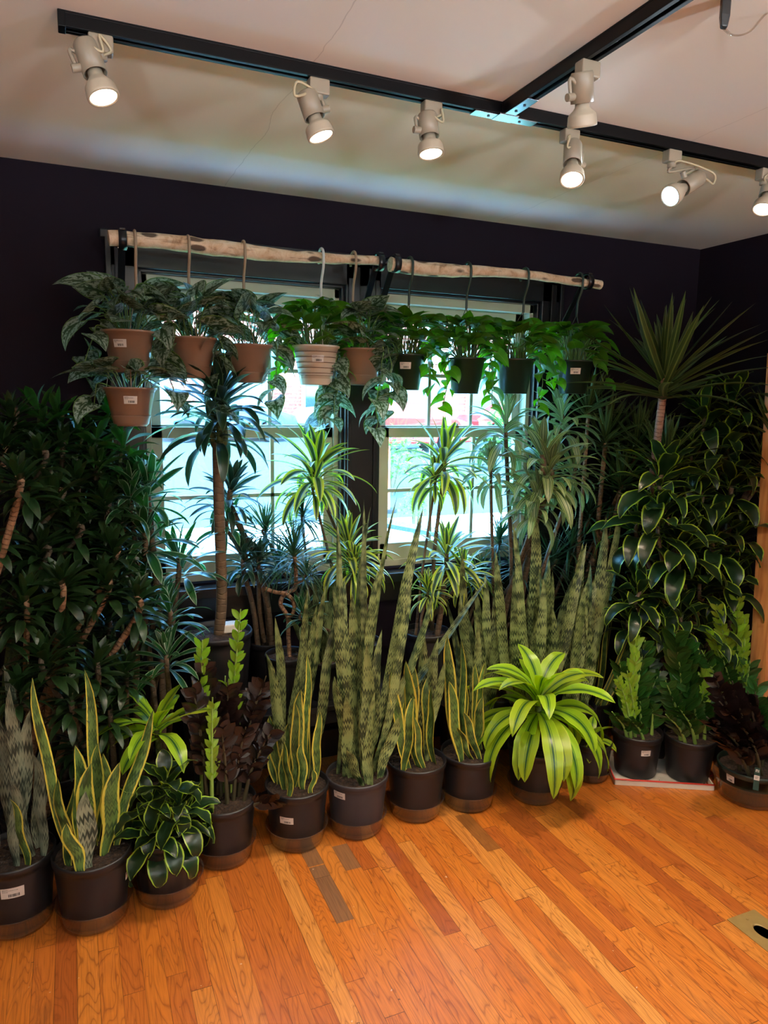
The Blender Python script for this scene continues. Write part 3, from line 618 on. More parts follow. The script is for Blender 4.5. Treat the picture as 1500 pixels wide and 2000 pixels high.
caned('striped_dracaena', 'tall white-edged green dracaena arching over the left side of the left window', GW, (.22, -.30, 0, .09, .22),
  [(290, 945, -.22, .19, 'white', .012), (282, 1035, -.28, .19, 'white', .012), (255, 960, -.25, .15, 'white')], 'canebrown')
caned('striped_dracaena', 'upright green dracaena in the lower left window corner, fresh pointed leaves lit from behind', GW, (.26, -.11, 0, .073, .2),
  [(348, 1085, -.24, .17, 'white', .011), (330, 1185, -.34, .15, 'white', .011), (325, 1275, -.44, .14, 'white', .01)], 'canebrown')
# bench
t = thing('display_bench', 'low black bench below the window holding the rear pots', 'bench', (.9225, -.225, 0))
mb = MB(); mb.box(-.5775, .5775, -.17, .17, .395, .42); bevel(mb.build('bench_top', M['bench'], t, False))
for sx in (-1, 1):
    for sy in (-1, 1):
        mb = MB(); mb.box(sx*.54-.02, sx*.54+.02, sy*.14-.02, sy*.14+.02, 0, .396); bevel(mb.build('leg', M['bench'], t, False), .003)
for sy in (-1, 1):
    mb = MB(); mb.box(-.53, .53, sy*.15-.008, sy*.15+.008, .34, .396); bevel(mb.build('apron', M['bench'], t, False), .002)
BZ = .42
tt = caned('corn_plant', 'corn plant with thick brown trunk and dark fan of leaves before the left window', None, (.475, -.24, .42, .13, .31),
  [(424, 775, -.24, .235, 'corn', None), (432, 745, -.26, .2, 'corn', None)], 'canebrown', tilt=.08)
P0 = at(424, 790, -.24)-np.array([.475, -.24, .42])
mb = MB(); pts = catmull([(P0[0]-.012, 0, .27), (P0[0]+.004, 0, .45), (P0[0], 0, .8), (P0[0], 0, P0[2]-.14)], 10); mb.tube(pts, .0205, 14); mb.build('trunk', M['canebrown'], tt)
for dx, s in ((-.012, 1), (.022, 1), (.004, -1)):
    mb = MB(); mb.tube(catmull([(P0[0], 0, P0[2]-.17), (P0[0]+dx*1.3, s*.012, P0[2]-.13), (P0[0]+dx, s*.012, P0[2]-.02)], 5), .0125, 9); mb.build('branch_cane', M['canegreen'], tt)
mb = MB(); mb.box(-.042, .042, -.028, .028, 0, .035); o = mb.build('label_block', M['whiteplastic'], None, False, (.53, -.22, .712)); bevel(o, .006)
tag(o, 'small whitish plastic block on the soil beside the thick brown trunk', 'block'); o.name = 'plastic_block'
caned('dark_dracaena', 'dark leafy dracaena immediately right of the thick brown trunk', None, (.70, -.11, BZ, .065, .2),
  [(452, 945, -.14, .16, 'corn', .014), (475, 1075, -.16, .13, 'corn', .011), (445, 1010, -.15, .12, 'white', .011), (505, 1085, -.18, .11, 'corn', .009)], 'canebrown')
# knotted marginata
x0, y0 = .74, -.29; t = thing('marginata_dracaena', 'thin-leaved dracaena with knotted looping trunk in front of the left window', 'plant', (x0, y0, BZ), 0, None)
sz = pot_parts(t, .085, .20)
q = lambda px, py, dy=0: at(px, py, -.27+dy)-np.array([x0, y0, BZ])
base = np.array([q(563, 1262)[0], .0, sz-.01])
mb = MB(); mb.tube(catmull([base, q(563, 1235), q(562, 1205), q(548, 1180, .01), (q(556, 1160, .012)), q(575, 1150, .01), q(578, 1125), q(575, 1080)], 6), .0085, 10); mb.build('trunk', M['cane'], t)
mb = MB(); mb.tube(catmull([q(562, 1207), q(573, 1196, -.01), q(573, 1176, -.014), q(560, 1160, -.012), q(540, 1157, .0), q(518, 1150, .0)], 6), .0075, 10); mb.build('looped_branch', M['cane'], t)
crown(t, q(574, 1075), 'marginata', .19, 0); crown(t, q(598, 1120), 'marginata', .12, 1)
mb = MB(); mb.tube(catmull([q(576, 1140), q(590, 1135), q(598, 1120)], 4), .005, 8); mb.build('side_cane', M['cane'], t)
caned('marginata_dracaena', 'thin-leaved dracaena at the window sill behind the knotted trunk', None, (.90, -.12, BZ, .055, .15),
  [(518, 1030, -.1, .17, 'marginata', .006), (590, 1000, -.1, .15, 'marginata', .006), (545, 1090, -.12, .14, 'marginata', .006)], 'canebrown')
GL = 'lemon lime dracaenas before the windows'
caned('lemon_lime_dracaena', 'yellow-edged striped dracaena over the right part of the left window', GL, (1.05, -.26, BZ, .095, .21),
  [(618, 905, -.2, .235, 'lemon', .007), (612, 940, -.2, .15, 'lemon', .006), (682, 1065, -.27, .20, 'lemon', .012), (690, 1100, -.30, .14, 'lemon', .008), (590, 1190, -.30, .11, 'white', .006)], 'canebrown', tilt=.12)
caned('lemon_lime_dracaena', 'yellow-edged striped dracaena over the left part of the right window', GL, (1.38, -.24, BZ, .10, .21),
  [(868, 890, -.16, .235, 'lemon', .009), (850, 930, -.16, .14, 'lemon', .006), (872, 1075, -.22, .205, 'lemon', .012), (905, 1110, -.25, .15, 'lemon', .008), (835, 1150, -.26, .12, 'lemon', .007)], 'canebrown', tilt=.12)
caned('marginata_dracaena', 'dark thin-leaved dracaena filling the lower right corner of the right window', None, (1.60, -.13, 0, .08, .22),
  [(975, 1050, -.1, .18, 'marginata', .007), (1015, 1100, -.14, .17, 'marginata', .007), (1080, 1090, -.12, .19, 'marginata', .007), (940, 1120, -.15, .15, 'marginata', .007)], 'canebrown')
caned('grey_striped_dracaena', 'large grey-green white-striped dracaena drooping over the right window edge', None, (1.82, -.17, 0, .11, .25),
  [(1060, 880, -.34, .235, 'grey', .017), (1075, 905, -.36, .2, 'grey', .01), (990, 815, -.22, .19, 'grey', .01), (1095, 800, -.2, .19, 'grey', .01), (960, 900, -.2, .16, 'grey', .008), (1120, 900, -.22, .17, 'grey', .01), (1050, 960, -.38, .17, 'grey', .01)], 'canebrown', tilt=.2)
caned('marginata_dracaena', 'dense dark thin-leaved dracaena behind the tall banded snake plants at right', None, (2.04, -.14, 0, .10, .24),
  [(1115, 1060, -.12, .2, 'marginata', .008), (1150, 1000, -.12, .2, 'marginata', .008), (1200, 960, -.12, .2, 'marginata', .008), (1180, 1100, -.15, .2, 'marginata', .008), (1120, 1150, -.16, .18, 'marginata', .008)], 'canebrown')
GY = 'sword-leaved dracaenas near the right corner'
caned('sword_leaf_dracaena', 'shorter sword-leaved dracaena with a greyish cane below the last hanging basket', GY, (2.28, -.14, 0, .10, .25),
  [(1183, 850, -.15, .28, 'yucca', .012), (1150, 790, -.12, .22, 'yucca', .01), (1215, 930, -.2, .24, 'yucca', .01), (1245, 860, -.2, .26, 'yucca', .01)], 'cane')
caned('sword_leaf_dracaena', 'tallest sword-leaved dracaena with pink ringed trunk beside the right wall corner', GY, (2.46, -.36, 0, .11, .26),
  [(1298, 725, -.5, .42, 'yucca', .019), (1300, 890, -.42, .26, 'yucca', .012)], 'canepink', tilt=.06)
caned('sword_leaf_dracaena', 'sword-leaved dracaena at the right picture edge above the pine ladder', GY, (2.92, -.20, 0, .10, .26),
  [(1515, 830, -.66, .24, 'yucca', .014), (1500, 905, -.62, .18, 'yucca', .01)], 'canepink')
GD = 'lime-edged dracaenas in the right corner'
caned('lime_edged_dracaena', 'lime-edged broad-leaved dracaena below the tall sword-leaved plant', GD, (2.62, -.56, 0, .10, .24),
  [(1295, 915, -.52, .21, 'dorado', .012), (1290, 1000, -.55, .20, 'dorado', .01), (1250, 1010, -.45, .19, 'dorado', .01), (1330, 1060, -.6, .2, 'dorado', .01), (1300, 1130, -.55, .18, 'dorado', .01), (1250, 1150, -.55, .16, 'dorado', .01)], 'canebrown', tilt=.2)
caned('lime_edged_dracaena', 'tallest lime-edged dracaena against the right wall, curled glossy leaves', GD, (2.68, -.22, 0, .11, .24),
  [(1375, 800, -.42, .19, 'dorado', .012), (1430, 770, -.45, .19, 'dorado', .012), (1350, 880, -.42, .18, 'dorado', .01), (1415, 860, -.5, .2, 'dorado', .01), (1370, 950, -.48, .18, 'dorado', .01)], 'canebrown', tilt=.2)
caned('lime_edged_dracaena', 'lime-edged dracaena hanging down directly left of the pine ladder post', GD, (2.86, -.44, 0, .10, .24),
  [(1430, 935, -.55, .2, 'dorado', .012), (1395, 1030, -.58, .2, 'dorado', .012), (1445, 1030, -.6, .18, 'dorado', .01), (1430, 1120, -.62, .17, 'dorado', .01), (1370, 1120, -.6, .18, 'dorado', .01)], 'canebrown', tilt=.2)
caned('lime_edged_dracaena', 'low lime-edged dracaena behind the two pots on the white tray', GD, (2.44, -.545, 0, .07, .20),
  [(1330, 1200, -.62, .16, 'dorado', .01), (1385, 1220, -.66, .15, 'dorado', .01), (1290, 1220, -.58, .15, 'dorado', .01), (1230, 1200, -.5, .14, 'dorado', .01)], 'canebrown', tilt=.2)
# ---------------------------------------------------------------- snake plants
def snake(label, pot, leaves, mat='snake', potmat='pot', W=.047, ribs=0, lab=None, soil_z=None, extra=0, extra_h=(.25, .4), group=None, mat2=None, h=None):
    x, y, z, r, hh = pot; t = thing('snake_plant', label, 'plant', (x, y, z), 0, group); sz = pot_parts(t, r, hh, potmat, ribs, lab, soil_z)
    O = np.array([x, y, z]); mbs = {}
    def put(b, tip, w_, m, curve=.03):
        b = np.array(b); tip = np.array(tip); L = np.linalg.norm(tip-b); n = 16; tt = np.linspace(0, 1, n)[:, None]; a = U(0, 6.3)
        P = b+(tip-b)*tt+np.array([math.cos(a), math.sin(a), 0])*curve*L*np.sin(tt*PI)+np.array([1, .3, 0])*.006*np.sin(tt*9+a)
        fa = math.atan2(CAM[1]-y, CAM[0]-x)+PI/2+U(-.75, .75)
        ribbon(mbs.setdefault(m, MB()), P, (math.cos(fa), math.sin(fa), 0), w_, 'snake', m=6, fold=.28*random.choice((-1, 1)), twist=U(-.5, .5), vlen=L, ruf=.0)
    for i, lf in enumerate(leaves):
        bx, by, tpx, tpy = lf[:4]; w_ = lf[4] if len(lf) > 4 else W; dY = lf[5] if len(lf) > 5 else 0; m = lf[6] if len(lf) > 6 else mat
        put((bx*r, by*r, sz-.01), at(tpx, tpy, y+by*r+dY)-O, w_, m)
    for i in range(extra):
        a = U(0, 6.3); q_ = r*U(.1, .75); b = (q_*math.cos(a), q_*math.sin(a), sz-.01); H_ = U(*extra_h); l = U(0, .22)
        put(b, (b[0]*(1+l)+U(-.05, .05), b[1]*(1+l)+U(-.05, .05), sz+H_), W*U(.75, 1.05), mat2 if (mat2 and i % 2) else mat)
    for m_, mb in mbs.items(): mb.build('leaf_blades', M[m_], t)
    return t
c1 = center(40, 1835); c2 = center(188, 1828); c3 = center(330, 1778); c4 = center(438, 1702); c5 = center(580, 1668); c6 = center(696, 1643); c7 = center(810, 1610); c8 = center(913, 1590); c9 = center(1042, 1575)
SZ = .003
snake('tall grey-banded snake plant in the black pot at the bottom left corner', (c1[0], c1[1], SZ, .112, .235),
  [(-.5, -.3, -55, 1330, .042), (-.1, .2, 8, 1298, .045), (.2, -.1, 62, 1385, .045), (.45, -.3, 22, 1340, .042), (.1, .5, -18, 1380, .042), (.0, -.6, 28, 1525, .04), (.3, -.62, 18, 1560, .035, 0, 'snakeyel'), (-.5, -.55, -5, 1580, .035, 0, 'snakeyel'), (.6, .1, 88, 1450, .04), (.65, -.35, 62, 1470, .042)],
  'snakegrey', lab=(ang(c1[0], c1[1], -.12), .145, .062, .034), extra=1, extra_h=(.3, .5))
snake('yellow-edged snake plant with three long wavy leaves, second pot from left', (c2[0], c2[1], SZ, .112, .228),
  [(-.45, -.1, 66, 1322, .032), (.1, .5, 163, 1308, .036), (.55, .1, 303, 1385, .040, .05), (-.15, -.35, 178, 1490, .062), (.35, -.2, 230, 1490, .058), (-.1, -.62, 168, 1545, .058, 0, 'snakegrey'), (-.55, -.3, 110, 1520, .045), (-.35, .3, 150, 1455, .05), (.05, .3, 195, 1450, .05), (-.2, -.8, 128, 1608, .04), (.5, .4, 205, 1470, .04), (-.7, .1, 140, 1540, .03)],
  'snakeyel', lab=(ang(c2[0], c2[1], 1.25), .13))
snake('yellow-edged snake plant with two tall banded leaves, labelled pot beside the black-leaved plant', (c5[0], c5[1], SZ, .113, .225),
  [(-.4, .1, 518, 1275, .045, 0, 'snake'), (-.15, .5, 540, 1205, .042, 0, 'snake'), (.35, .2, 600, 1275, .042), (-.05, -.1, 590, 1345, .05), (.2, .3, 590, 1350, .05), (.5, -.2, 622, 1388, .042), (-.4, -.5, 550, 1448, .036), (.15, -.3, 590, 1450, .035), (-.5, .3, 523, 1400, .04), (-.1, .6, 595, 1225, .045, .03, 'snake'), (.3, -.55, 615, 1500, .028), (.1, .7, 604, 1150, .036, .0, 'snake'), (.4, .6, 640, 1140, .036, .0, 'snake'), (.6, .5, 655, 1200, .038, .0, 'snake'), (.3, .7, 622, 1180, .036, 0, 'snake')],
  'snakeyel', lab=(ang(c5[0], c5[1], -.35), .118), extra=3, extra_h=(.2, .35))
snake('tall narrow banded snake plant fanning out of the worn grey pot', (c6[0], c6[1], SZ, .114, .222),
  [(-.4, .1, 648, 1150, 0.041), (-.2, .4, 672, 1130, 0.045), (.0, .1, 690, 1155, 0.049), (-.1, -.2, 655, 1320, 0.045), (.1, .3, 708, 975, 0.025), (.15, .45, 725, 990, 0.025), (.3, .3, 777, 968, 0.028), (.4, .1, 825, 990, 0.043), (.35, .4, 816, 1030, 0.041), (.45, -.1, 800, 1120, 0.037), (.5, .3, 956, 1128, 0.031), (.6, .0, 800, 1300, 0.041), (.3, -.3, 745, 1230, 0.041), (.2, -.1, 740, 1110, 0.037), (.0, .5, 700, 1080, 0.041), (.1, -.6, 735, 1350, 0.037), (-.1, -.65, 677, 1465, 0.037), (.55, -.4, 780, 1400, 0.045), (-.5, .4, 655, 1010, 0.029), (.6, .3, 845, 1150, 0.037)],
  'snake', 'potgrey', lab=(ang(c6[0], c6[1], -.62), .165), extra=2, extra_h=(.3, .6))
snake('yellow-edged snake plant in the plain pot right of the worn grey pot', (c7[0], c7[1], SZ, .114, .222),
  [(-.4, -.3, 765, 1310, .045), (-.1, -.35, 795, 1290, .06), (.0, .2, 812, 1300, .045), (.3, .4, 832, 1240, .045, 0, 'snake'), (.5, .2, 856, 1245, .045, 0, 'snake'), (.3, -.1, 872, 1290, .035, 0, 'snake'), (-.5, .1, 790, 1345, .03), (.55, -.3, 845, 1340, .05), (.05, -.5, 812, 1400, .03)],
  'snakeyel', extra=2, extra_h=(.25, .35))
snake('yellow-edged snake plant whose pot half hides behind the big lime leaves', (c8[0], c8[1], SZ, .114, .222),
  [(-.4, .0, 876, 1240, .05), (-.1, .2, 903, 1250, .038), (.2, .3, 933, 1218, .035, 0, 'snake'), (.5, .1, 930, 1295, .035), (-.55, -.4, 878, 1330, .05), (-.1, -.4, 895, 1420, .03), (.1, -.5, 905, 1390, .035), (.3, .1, 950, 1290, .04), (.0, .5, 890, 1220, .04, 0, 'snake')],
  'snakeyel', extra=3, extra_h=(.25, .4))
snake('dense clump of tall banded snake leaves behind the big lime plant', (1.83, -.42, 0, .11, .25),
  [(-.6, -.2, 1000, 1020, .04), (-.2, .2, 1042, 985, .055), (-.2, -.1, 1052, 1200, .075), (.1, .1, 1080, 1115, .05), (.2, -.3, 1095, 1210, .07), (.5, .2, 1125, 1120, .05), (-.5, .3, 1010, 1090, .04), (.1, .5, 1030, 1160, .05), (-.4, -.5, 1060, 1130, .045), (-.7, .1, 970, 1075, .045), (.4, -.4, 1075, 1180, .06), (.6, -.1, 1145, 1060, .05), (-.2, -.6, 1045, 1250, .07), (-.55, -.35, 1005, 1180, .05), (-.1, .6, 1000, 1110, .04)],
  'snake', extra=9, extra_h=(.45, .75), W=.055)
snake('banded snake plant with very long narrow leaves leaning right toward the lime-edged dracaenas', (2.06, -.41, 0, .10, .25),
  [(-.2, .1, 1140, 1060, .055), (.2, .1, 1183, 1010, .05), (.4, -.2, 1214, 978, .045), (.1, -.3, 1150, 1210, .06), (-.3, -.3, 1140, 1165, .06), (.5, .2, 1205, 1090, .05), (-.4, .3, 1170, 1110, .05), (.2, -.6, 1165, 1250, .045)],
  'snake', extra=6, extra_h=(.4, .7), W=.05)
snake('yellow-edged snake plant tipping right behind the two glossy-leaved pots on the tray', (2.24, -.34, 0, .08, .22),
  [(-.3, -.5, 1265, 1140, .035), (.2, -.6, 1282, 1165, .045), (.4, -.5, 1290, 1185, .035), (0, -.7, 1250, 1215, .05)],
  'snakeyel', extra=3, extra_h=(.4, .6))
snake('banded snake plant between the lemon-lime crowns, tips before the right window', (1.60, -.36, 0, .09, .25),
  [(-.3, .1, 905, 1075, .04), (.2, .2, 945, 1120, .045), (.1, -.3, 925, 1190, .045), (-.2, -.4, 900, 1160, .04), (.4, 0, 965, 1150, .045), (.0, .4, 985, 1200, .04), (-.5, .3, 870, 1170, .04)],
  'snake', extra=5, extra_h=(.3, .6), W=.045)
snake('dark banded snake plant in the gap behind the black-leaved plant', (.89, -.30, BZ, .06, .16),
  [(-.2, .1, 600, 1150, .035), (.1, -.2, 612, 1130, .035), (.3, .2, 636, 1165, .035), (-.4, 0, 560, 1205, .035), (.2, .1, 590, 1240, .04)],
  'snake', extra=3, extra_h=(.3, .5), W=.04)
for lb, c in (('clear saucer under the tall grey-banded snake plant in the bottom left corner', c1), ('clear saucer under the snake plant with three long wavy leaves', c2), ('clear saucer under the curly lime-edged plant', c3), ('clear saucer under the black-leaved plant', c4),
              ('clear saucer under the labelled pot right of the black-leaved plant', c5), ('clear saucer under the worn grey pot', c6), ('clear saucer under the plain pot next right of the worn grey pot', c7), ('clear ribbed saucer under the pot left of the big lime plant', c8), ('clear saucer under the big lime plant', c9)):
    saucer(lb, c[0], c[1])
# ---------------------------------------------------------------- curly lime-edged + lime plants
t = thing('lime_edged_dracaena', 'short curly lime-edged dracaena in a ribbed black pot at the front, third from left', 'plant', (c3[0], c3[1], SZ), 0, None)
pot_parts(t, .110, .225, 'pot', 18, (ang(c3[0], c3[1], .95), .14))
mb = MB()
for k, (dx, dy, z) in enumerate(((0, 0, .40), (.04, -.04, .33), (-.05, .0, .33), (.0, -.06, .27), (.06, .02, .26), (-.05, -.05, .25))):
    rosette(mb, (dx, dy, z), 13, .15, .06, 'broad', (1.3, .2), (.6, 3.0), .10, n=11, m=4, fold=.25, ruf=.06)
mb.build('foliage', M['dorado'], t)
mb = MB()
for dx, dy, z in ((0, 0, .36), (.04, -.04, .30), (-.05, .0, .30)): mb.tube(catmull([(dx*.4, dy*.4, .19), (dx*.8, dy*.8, .25), (dx, dy, z)], 4), .007, 8)
mb.build('stems', M['canegreen'], t)
P = at(306, 1425, -.52); t = thing('lime_dracaena', 'small bright lime dracaena behind the curly lime-edged plant', 'plant', (.235, -.50, 0), 0, None)
sz = pot_parts(t, .07, .21); l0 = P-np.array([.235, -.50, 0])
mb = MB(); mb.tube(catmull([(0, 0, sz), l0*.6+np.array([0, 0, .05]), l0], 5), .009, 9); mb.build('cane', M['canegreen'], t)
mb = MB(); rosette(mb, l0+[0, 0, .03], 13, .21, .07, 'broad', (1.2, .1), (.6, 1.7), .06, n=11, m=6, fold=.2, ruf=.03); mb.build('foliage', M['lime'], t)
t = thing('lime_dracaena', 'big bright lime-yellow dracaena spilling over its pot at the centre of the floor row', 'plant', (c9[0], c9[1], SZ), 0, None)
sz = pot_parts(t, .114, .222)
mb = MB(); mb.tube([(0, 0, sz-.01), (.0, 0, sz+.1), (.0, 0, .40)], .014, 10); mb.build('cane', M['canegreen'], t)
mb = MB(); rosette(mb, (0, 0, .44), 32, .37, .088, 'strap', (1.35, .1), (1.1, 2.3), .14, n=16, m=6, fold=.14, ruf=.03)
for k_, (da, e_, L_, d_) in enumerate(((.25, .25, .45, 2.2), (.65, .1, .40, 2.0), (-.75, .1, .42, 2.1), (-.3, -.1, .33, 1.6), (-1.3, .2, .42, 1.9), (1.1, .2, .40, 2.0))): leaf(mb, (0, 0, .36), ang(c9[0], c9[1], da), e_, L_, .078, 'strap', d_, n=16, m=6, fold=.14, ruf=.03)
mb.build('foliage', M['lime'], t)
p = center(1150, 1537); t = thing('potted_plant', 'small black pot peeking out behind the right side of the big lime plant', 'plant', (p[0], p[1], SZ), 0, None)
sz = pot_parts(t, .085, .17)
mb = MB(); rosette(mb, (0, 0, .2), 12, .12, .04, 'broad', (1.3, .2), (.6, 2), .05, n=8, m=4); mb.build('foliage', M['lime'], t)
saucer('clear saucer under the small pot behind the big lime plant', p[0], p[1], .085, .045)
# ---------------------------------------------------------------- zanzibar gems
def zz(label, pot, stems, mat='zz', potmat='pot', lab=None, stemmat='stemlime', group=None, soil_z=None):
    x, y, z, r, h = pot; t = thing('zanzibar_gem_plant', label, 'plant', (x, y, z), 0, group); sz = pot_parts(t, r, h, potmat, 0, lab, soil_z); O = np.array([x, y, z])
    for st in stems:
        bx, by, tpx, tpy = st[:4]; m = st[4] if len(st) > 4 else mat; dY = st[5] if len(st) > 5 else 0; lw = st[6] if len(st) > 6 else 1
        b = np.array([bx*r, by*r, sz-.008]); tip = at(tpx, tpy, y+by*r+dY)-O; L = np.linalg.norm(tip-b)
        md = (b+tip)/2-np.array([(tip-b)[0], (tip-b)[1], 0])*.18; pts = np.array(catmull([b, md, tip], 9)); n = len(pts)
        mb = MB(); mb.tube(pts, np.linspace(.0085, .0022, n), 8); new = m == 'zznew'
        so_ = mb.build('stem', M['stemlime' if new else stemmat], t)
        mb = MB(); T = np.gradient(pts, axis=0); T /= np.linalg.norm(T, axis=1)[:, None]; az0 = ang(x, y, PI/2+U(-.5, .5)); sd = np.array([math.cos(az0), math.sin(az0), 0])
        k = max(5, int(L/.024)); 
        for j in range(k):
            f = .28+.7*j/k; i = min(n-1, int(f*(n-1))); q_ = pts[i]; d = T[i]; s = sd-d*(sd@d); s /= np.linalg.norm(s)
            for sg in (-1, 1):
                a = (.55 if not new else .28)+U(-.1, .1); dd = d*math.cos(a)+s*sg*math.sin(a)+np.array([U(-.22, .22), U(-.22, .22), U(-.1, .1)]); Ll = (.062 if not new else .045)*lw*(1-.25*(f-.6))*U(.85, 1.1)
                ps = q_+np.outer(np.linspace(0, 1, 7), dd*Ll)+np.outer(np.linspace(0, 1, 7)**2, np.array([0, 0, -.006])+s*sg*.01)
                nn = np.cross(dd, s*sg); sdv = np.cross(dd, np.cross(d, s)*1.0+np.array([U(-.3, .3), U(-.3, .3), U(-.3, .3)]))
                ribbon(mb, ps, sdv, (.030*(1.25 if m == 'raven' else 1) if not new else .020)*lw, 'oval', m=2, fold=.3)
        mb.build('leaflets', M[m], so_)
    return t
zz('black-leaved zanzibar gem with bright lime new shoots, fourth pot from left', (c4[0], c4[1], SZ, .112, .222),
  [(-.5, -.1, 375, 1330), (-.3, .3, 400, 1300), (.2, .2, 445, 1330), (.5, .1, 500, 1370), (.6, -.2, 535, 1420), (.1, -.2, 430, 1400), (-.1, .5, 460, 1350), (.5, .4, 520, 1320), (.7, -.5, 545, 1560, 'raven', -.05), (.3, -.1, 480, 1420), (0, .3, 420, 1360),
   (-.4, -.3, 415, 1362, 'zznew'), (.3, .4, 470, 1190, 'zznew', 0, 1.15), (-.6, .3, 395, 1250, 'zznew', 0, 1.2), (.1, .5, 440, 1320, 'zznew')], 'raven', stemmat='stemdark')
# tray + two gems
a0 = on_floor(1200, 1533); a1 = on_floor(1395, 1545); dv = (a1-a0)[:2]; ta = math.atan2(dv[1], dv[0]); TL = np.linalg.norm(dv)*1.0
t = thing('enamel_tray', 'white enamel tray with red rim under two black pots on the floor', 'tray', (a0[0], a0[1], 0), ta)
mb = MB(); D_ = .27
mb.box(.012, TL-.012, .012, D_-.012, .0, .004); 
for q in (((0, TL), (0, .006)), ((0, TL), (D_-.006, D_)), ((0, .006), (0, D_)), ((TL-.006, TL), (0, D_))): mb.box(q[0][0], q[0][1], q[1][0], q[1][1], .0, .026)
bevel(mb.build('tray_body', M['enamel'], t, False), .003, 3)
mb = MB(); mb.tube([(0, 0, .027), (TL, 0, .027), (TL, D_, .027), (0, D_, .027), (0, .0001, .027)], .0035, 8); mb.build('red_rim', M['red'], t)
mb = MB(); mb.tube(catmull([(.0, .08, .024), (-.022, .09, .03), (-.022, .17, .03), (0, .18, .024)], 5), .0028, 8); mb.tube(catmull([(TL, .08, .024), (TL+.022, .09, .03), (TL+.022, .17, .03), (TL, .18, .024)], 5), .0028, 8); mb.build('wire_handles', M['red'], t)
rn2 = random.Random(8); mb = MB()
for i in range(26):
    x = rn2.uniform(.09, TL-.05); y = rn2.uniform(.01, .06); s = rn2.uniform(.0012, .003); mb.box(x, x+s, y, y+s, .004, .004+s)
tag(mb.build('spilled_soil', M['soil'], None, False), 'crumbs of spilled soil in the white tray', 'soil', kind='stuff')
so2 = bpy.data.objects['spilled_soil']; so2.location = (a0[0], a0[1], 0); so2.rotation_euler.z = ta
def ontray(px, py):
    p = on_floor(px, py, .004); d = p-CAM; d[2] = 0; d /= np.linalg.norm(d); return p+d*.088
g1, g2 = ontray(1238, 1524), ontray(1340, 1533)
zz('green zanzibar gem in the left pot on the white tray, price label on the pot', (g1[0], g1[1], .0045, .105, .195),
  [(-.3, .2, 1243, 1238, 'zznew', 0, 1.35), (0, .3, 1260, 1250, 'zz', 0, 1.25), (-.5, -.2, 1205, 1320, 'zznew', 0, 1.0), (-.3, -.2, 1225, 1310, 'zznew', 0, 1.0), (.2, .2, 1290, 1310), (.5, .1, 1295, 1330), (-.4, .2, 1210, 1290), (-.6, -.1, 1195, 1390), (.1, -.1, 1250, 1370), (.5, -.3, 1275, 1380), (-.1, -.5, 1225, 1400), (.2, .5, 1280, 1270)],
  lab=(ang(g1[0], g1[1], .42), .12, .04, .026))
zz('green zanzibar gem in the right pot on the white tray', (g2[0], g2[1], .0045, .105, .195),
  [(-.3, .1, 1320, 1240, 'zz', 0, 1.5), (.0, .3, 1338, 1245, 'zz', 0, 1.4), (.4, .1, 1385, 1300, 'zznew', 0, 1.5), (-.5, 0, 1300, 1330), (.2, -.2, 1345, 1340), (.5, -.3, 1375, 1370), (-.2, -.5, 1325, 1380), (.1, .5, 1360, 1310), (.6, .3, 1400, 1340), (-.6, -.4, 1300, 1395), (.3, .3, 1370, 1330)])
p = center(1460, 1575, .10)
gz = zz('black-leaved zanzibar gem in the ribbed dark green pot at the right edge, teal plant tag', (p[0], p[1], .003, .128, .14),
  [(-.5, 0, 1395, 1320), (-.3, -.2, 1380, 1400), (-.5, -.4, 1385, 1430), (0, .2, 1430, 1330), (.3, 0, 1460, 1350), (.5, .3, 1490, 1370), (.1, -.3, 1440, 1420), (-.1, -.5, 1405, 1370), (.5, -.4, 1500, 1430), (.2, .4, 1480, 1330, 'zz', 0, 1.1), (.6, .1, 1520, 1360), (.4, -.1, 1478, 1360, 'zz', 0, 1.1)], 'raven', 'potgreen', stemmat='stemdark', lab=(ang(p[0], p[1], -.62), .085, .035, .03))
saucer('clear ribbed bowl around the dark green pot at the right edge', p[0], p[1], .142, .085)
tp = at(1478, 1520, p[1]-.10)-np.array([p[0], p[1], .003]); mb = MB(); mb.box(-.010, .010, -.0008, .0008, -.05, .045); st = mb.build('plant_tag', [simple('teal_tag_card', '#1d3f38', .5)], gz, False, tp); st.rotation_euler.z = ang(p[0], p[1], PI/2)
mb = MB(); mb.box(-.010, .010, -.0016, -.0008, -.008, .012); 
for a_ in ((-.006, -.003, .026, .037), (-.003, .002, .034, .037), (0, .002, .026, .037), (.004, .006, .026, .037)): mb.box(a_[0], a_[1], -.0016, -.0008, a_[2], a_[3])
mb.cm = 1
for k in range(3): mb.box(-.006, .006-.002*k, -.0020, -.0015, .006-.004*k, .0072-.004*k)
mb.build('tag_print', [M['paper'], M['ink']], st, False)
zz('tall green zanzibar gem with lime yellow shoots beside the pine ladder post', (2.68, -.77, 0, .09, .22),
  [(0, .2, 1400, 1180, 'zznew', 0, 1.2), (.2, .3, 1440, 1165, 'zznew', 0, 1.2), (-.1, .1, 1385, 1230, 'zznew', 0, 1.2), (.4, .1, 1455, 1200, 'zznew', 0, 1.2), (-.4, .1, 1370, 1270), (.3, -.1, 1465, 1290), (.5, .3, 1490, 1270), (-.2, -.2, 1410, 1280), (.1, .5, 1420, 1260)])
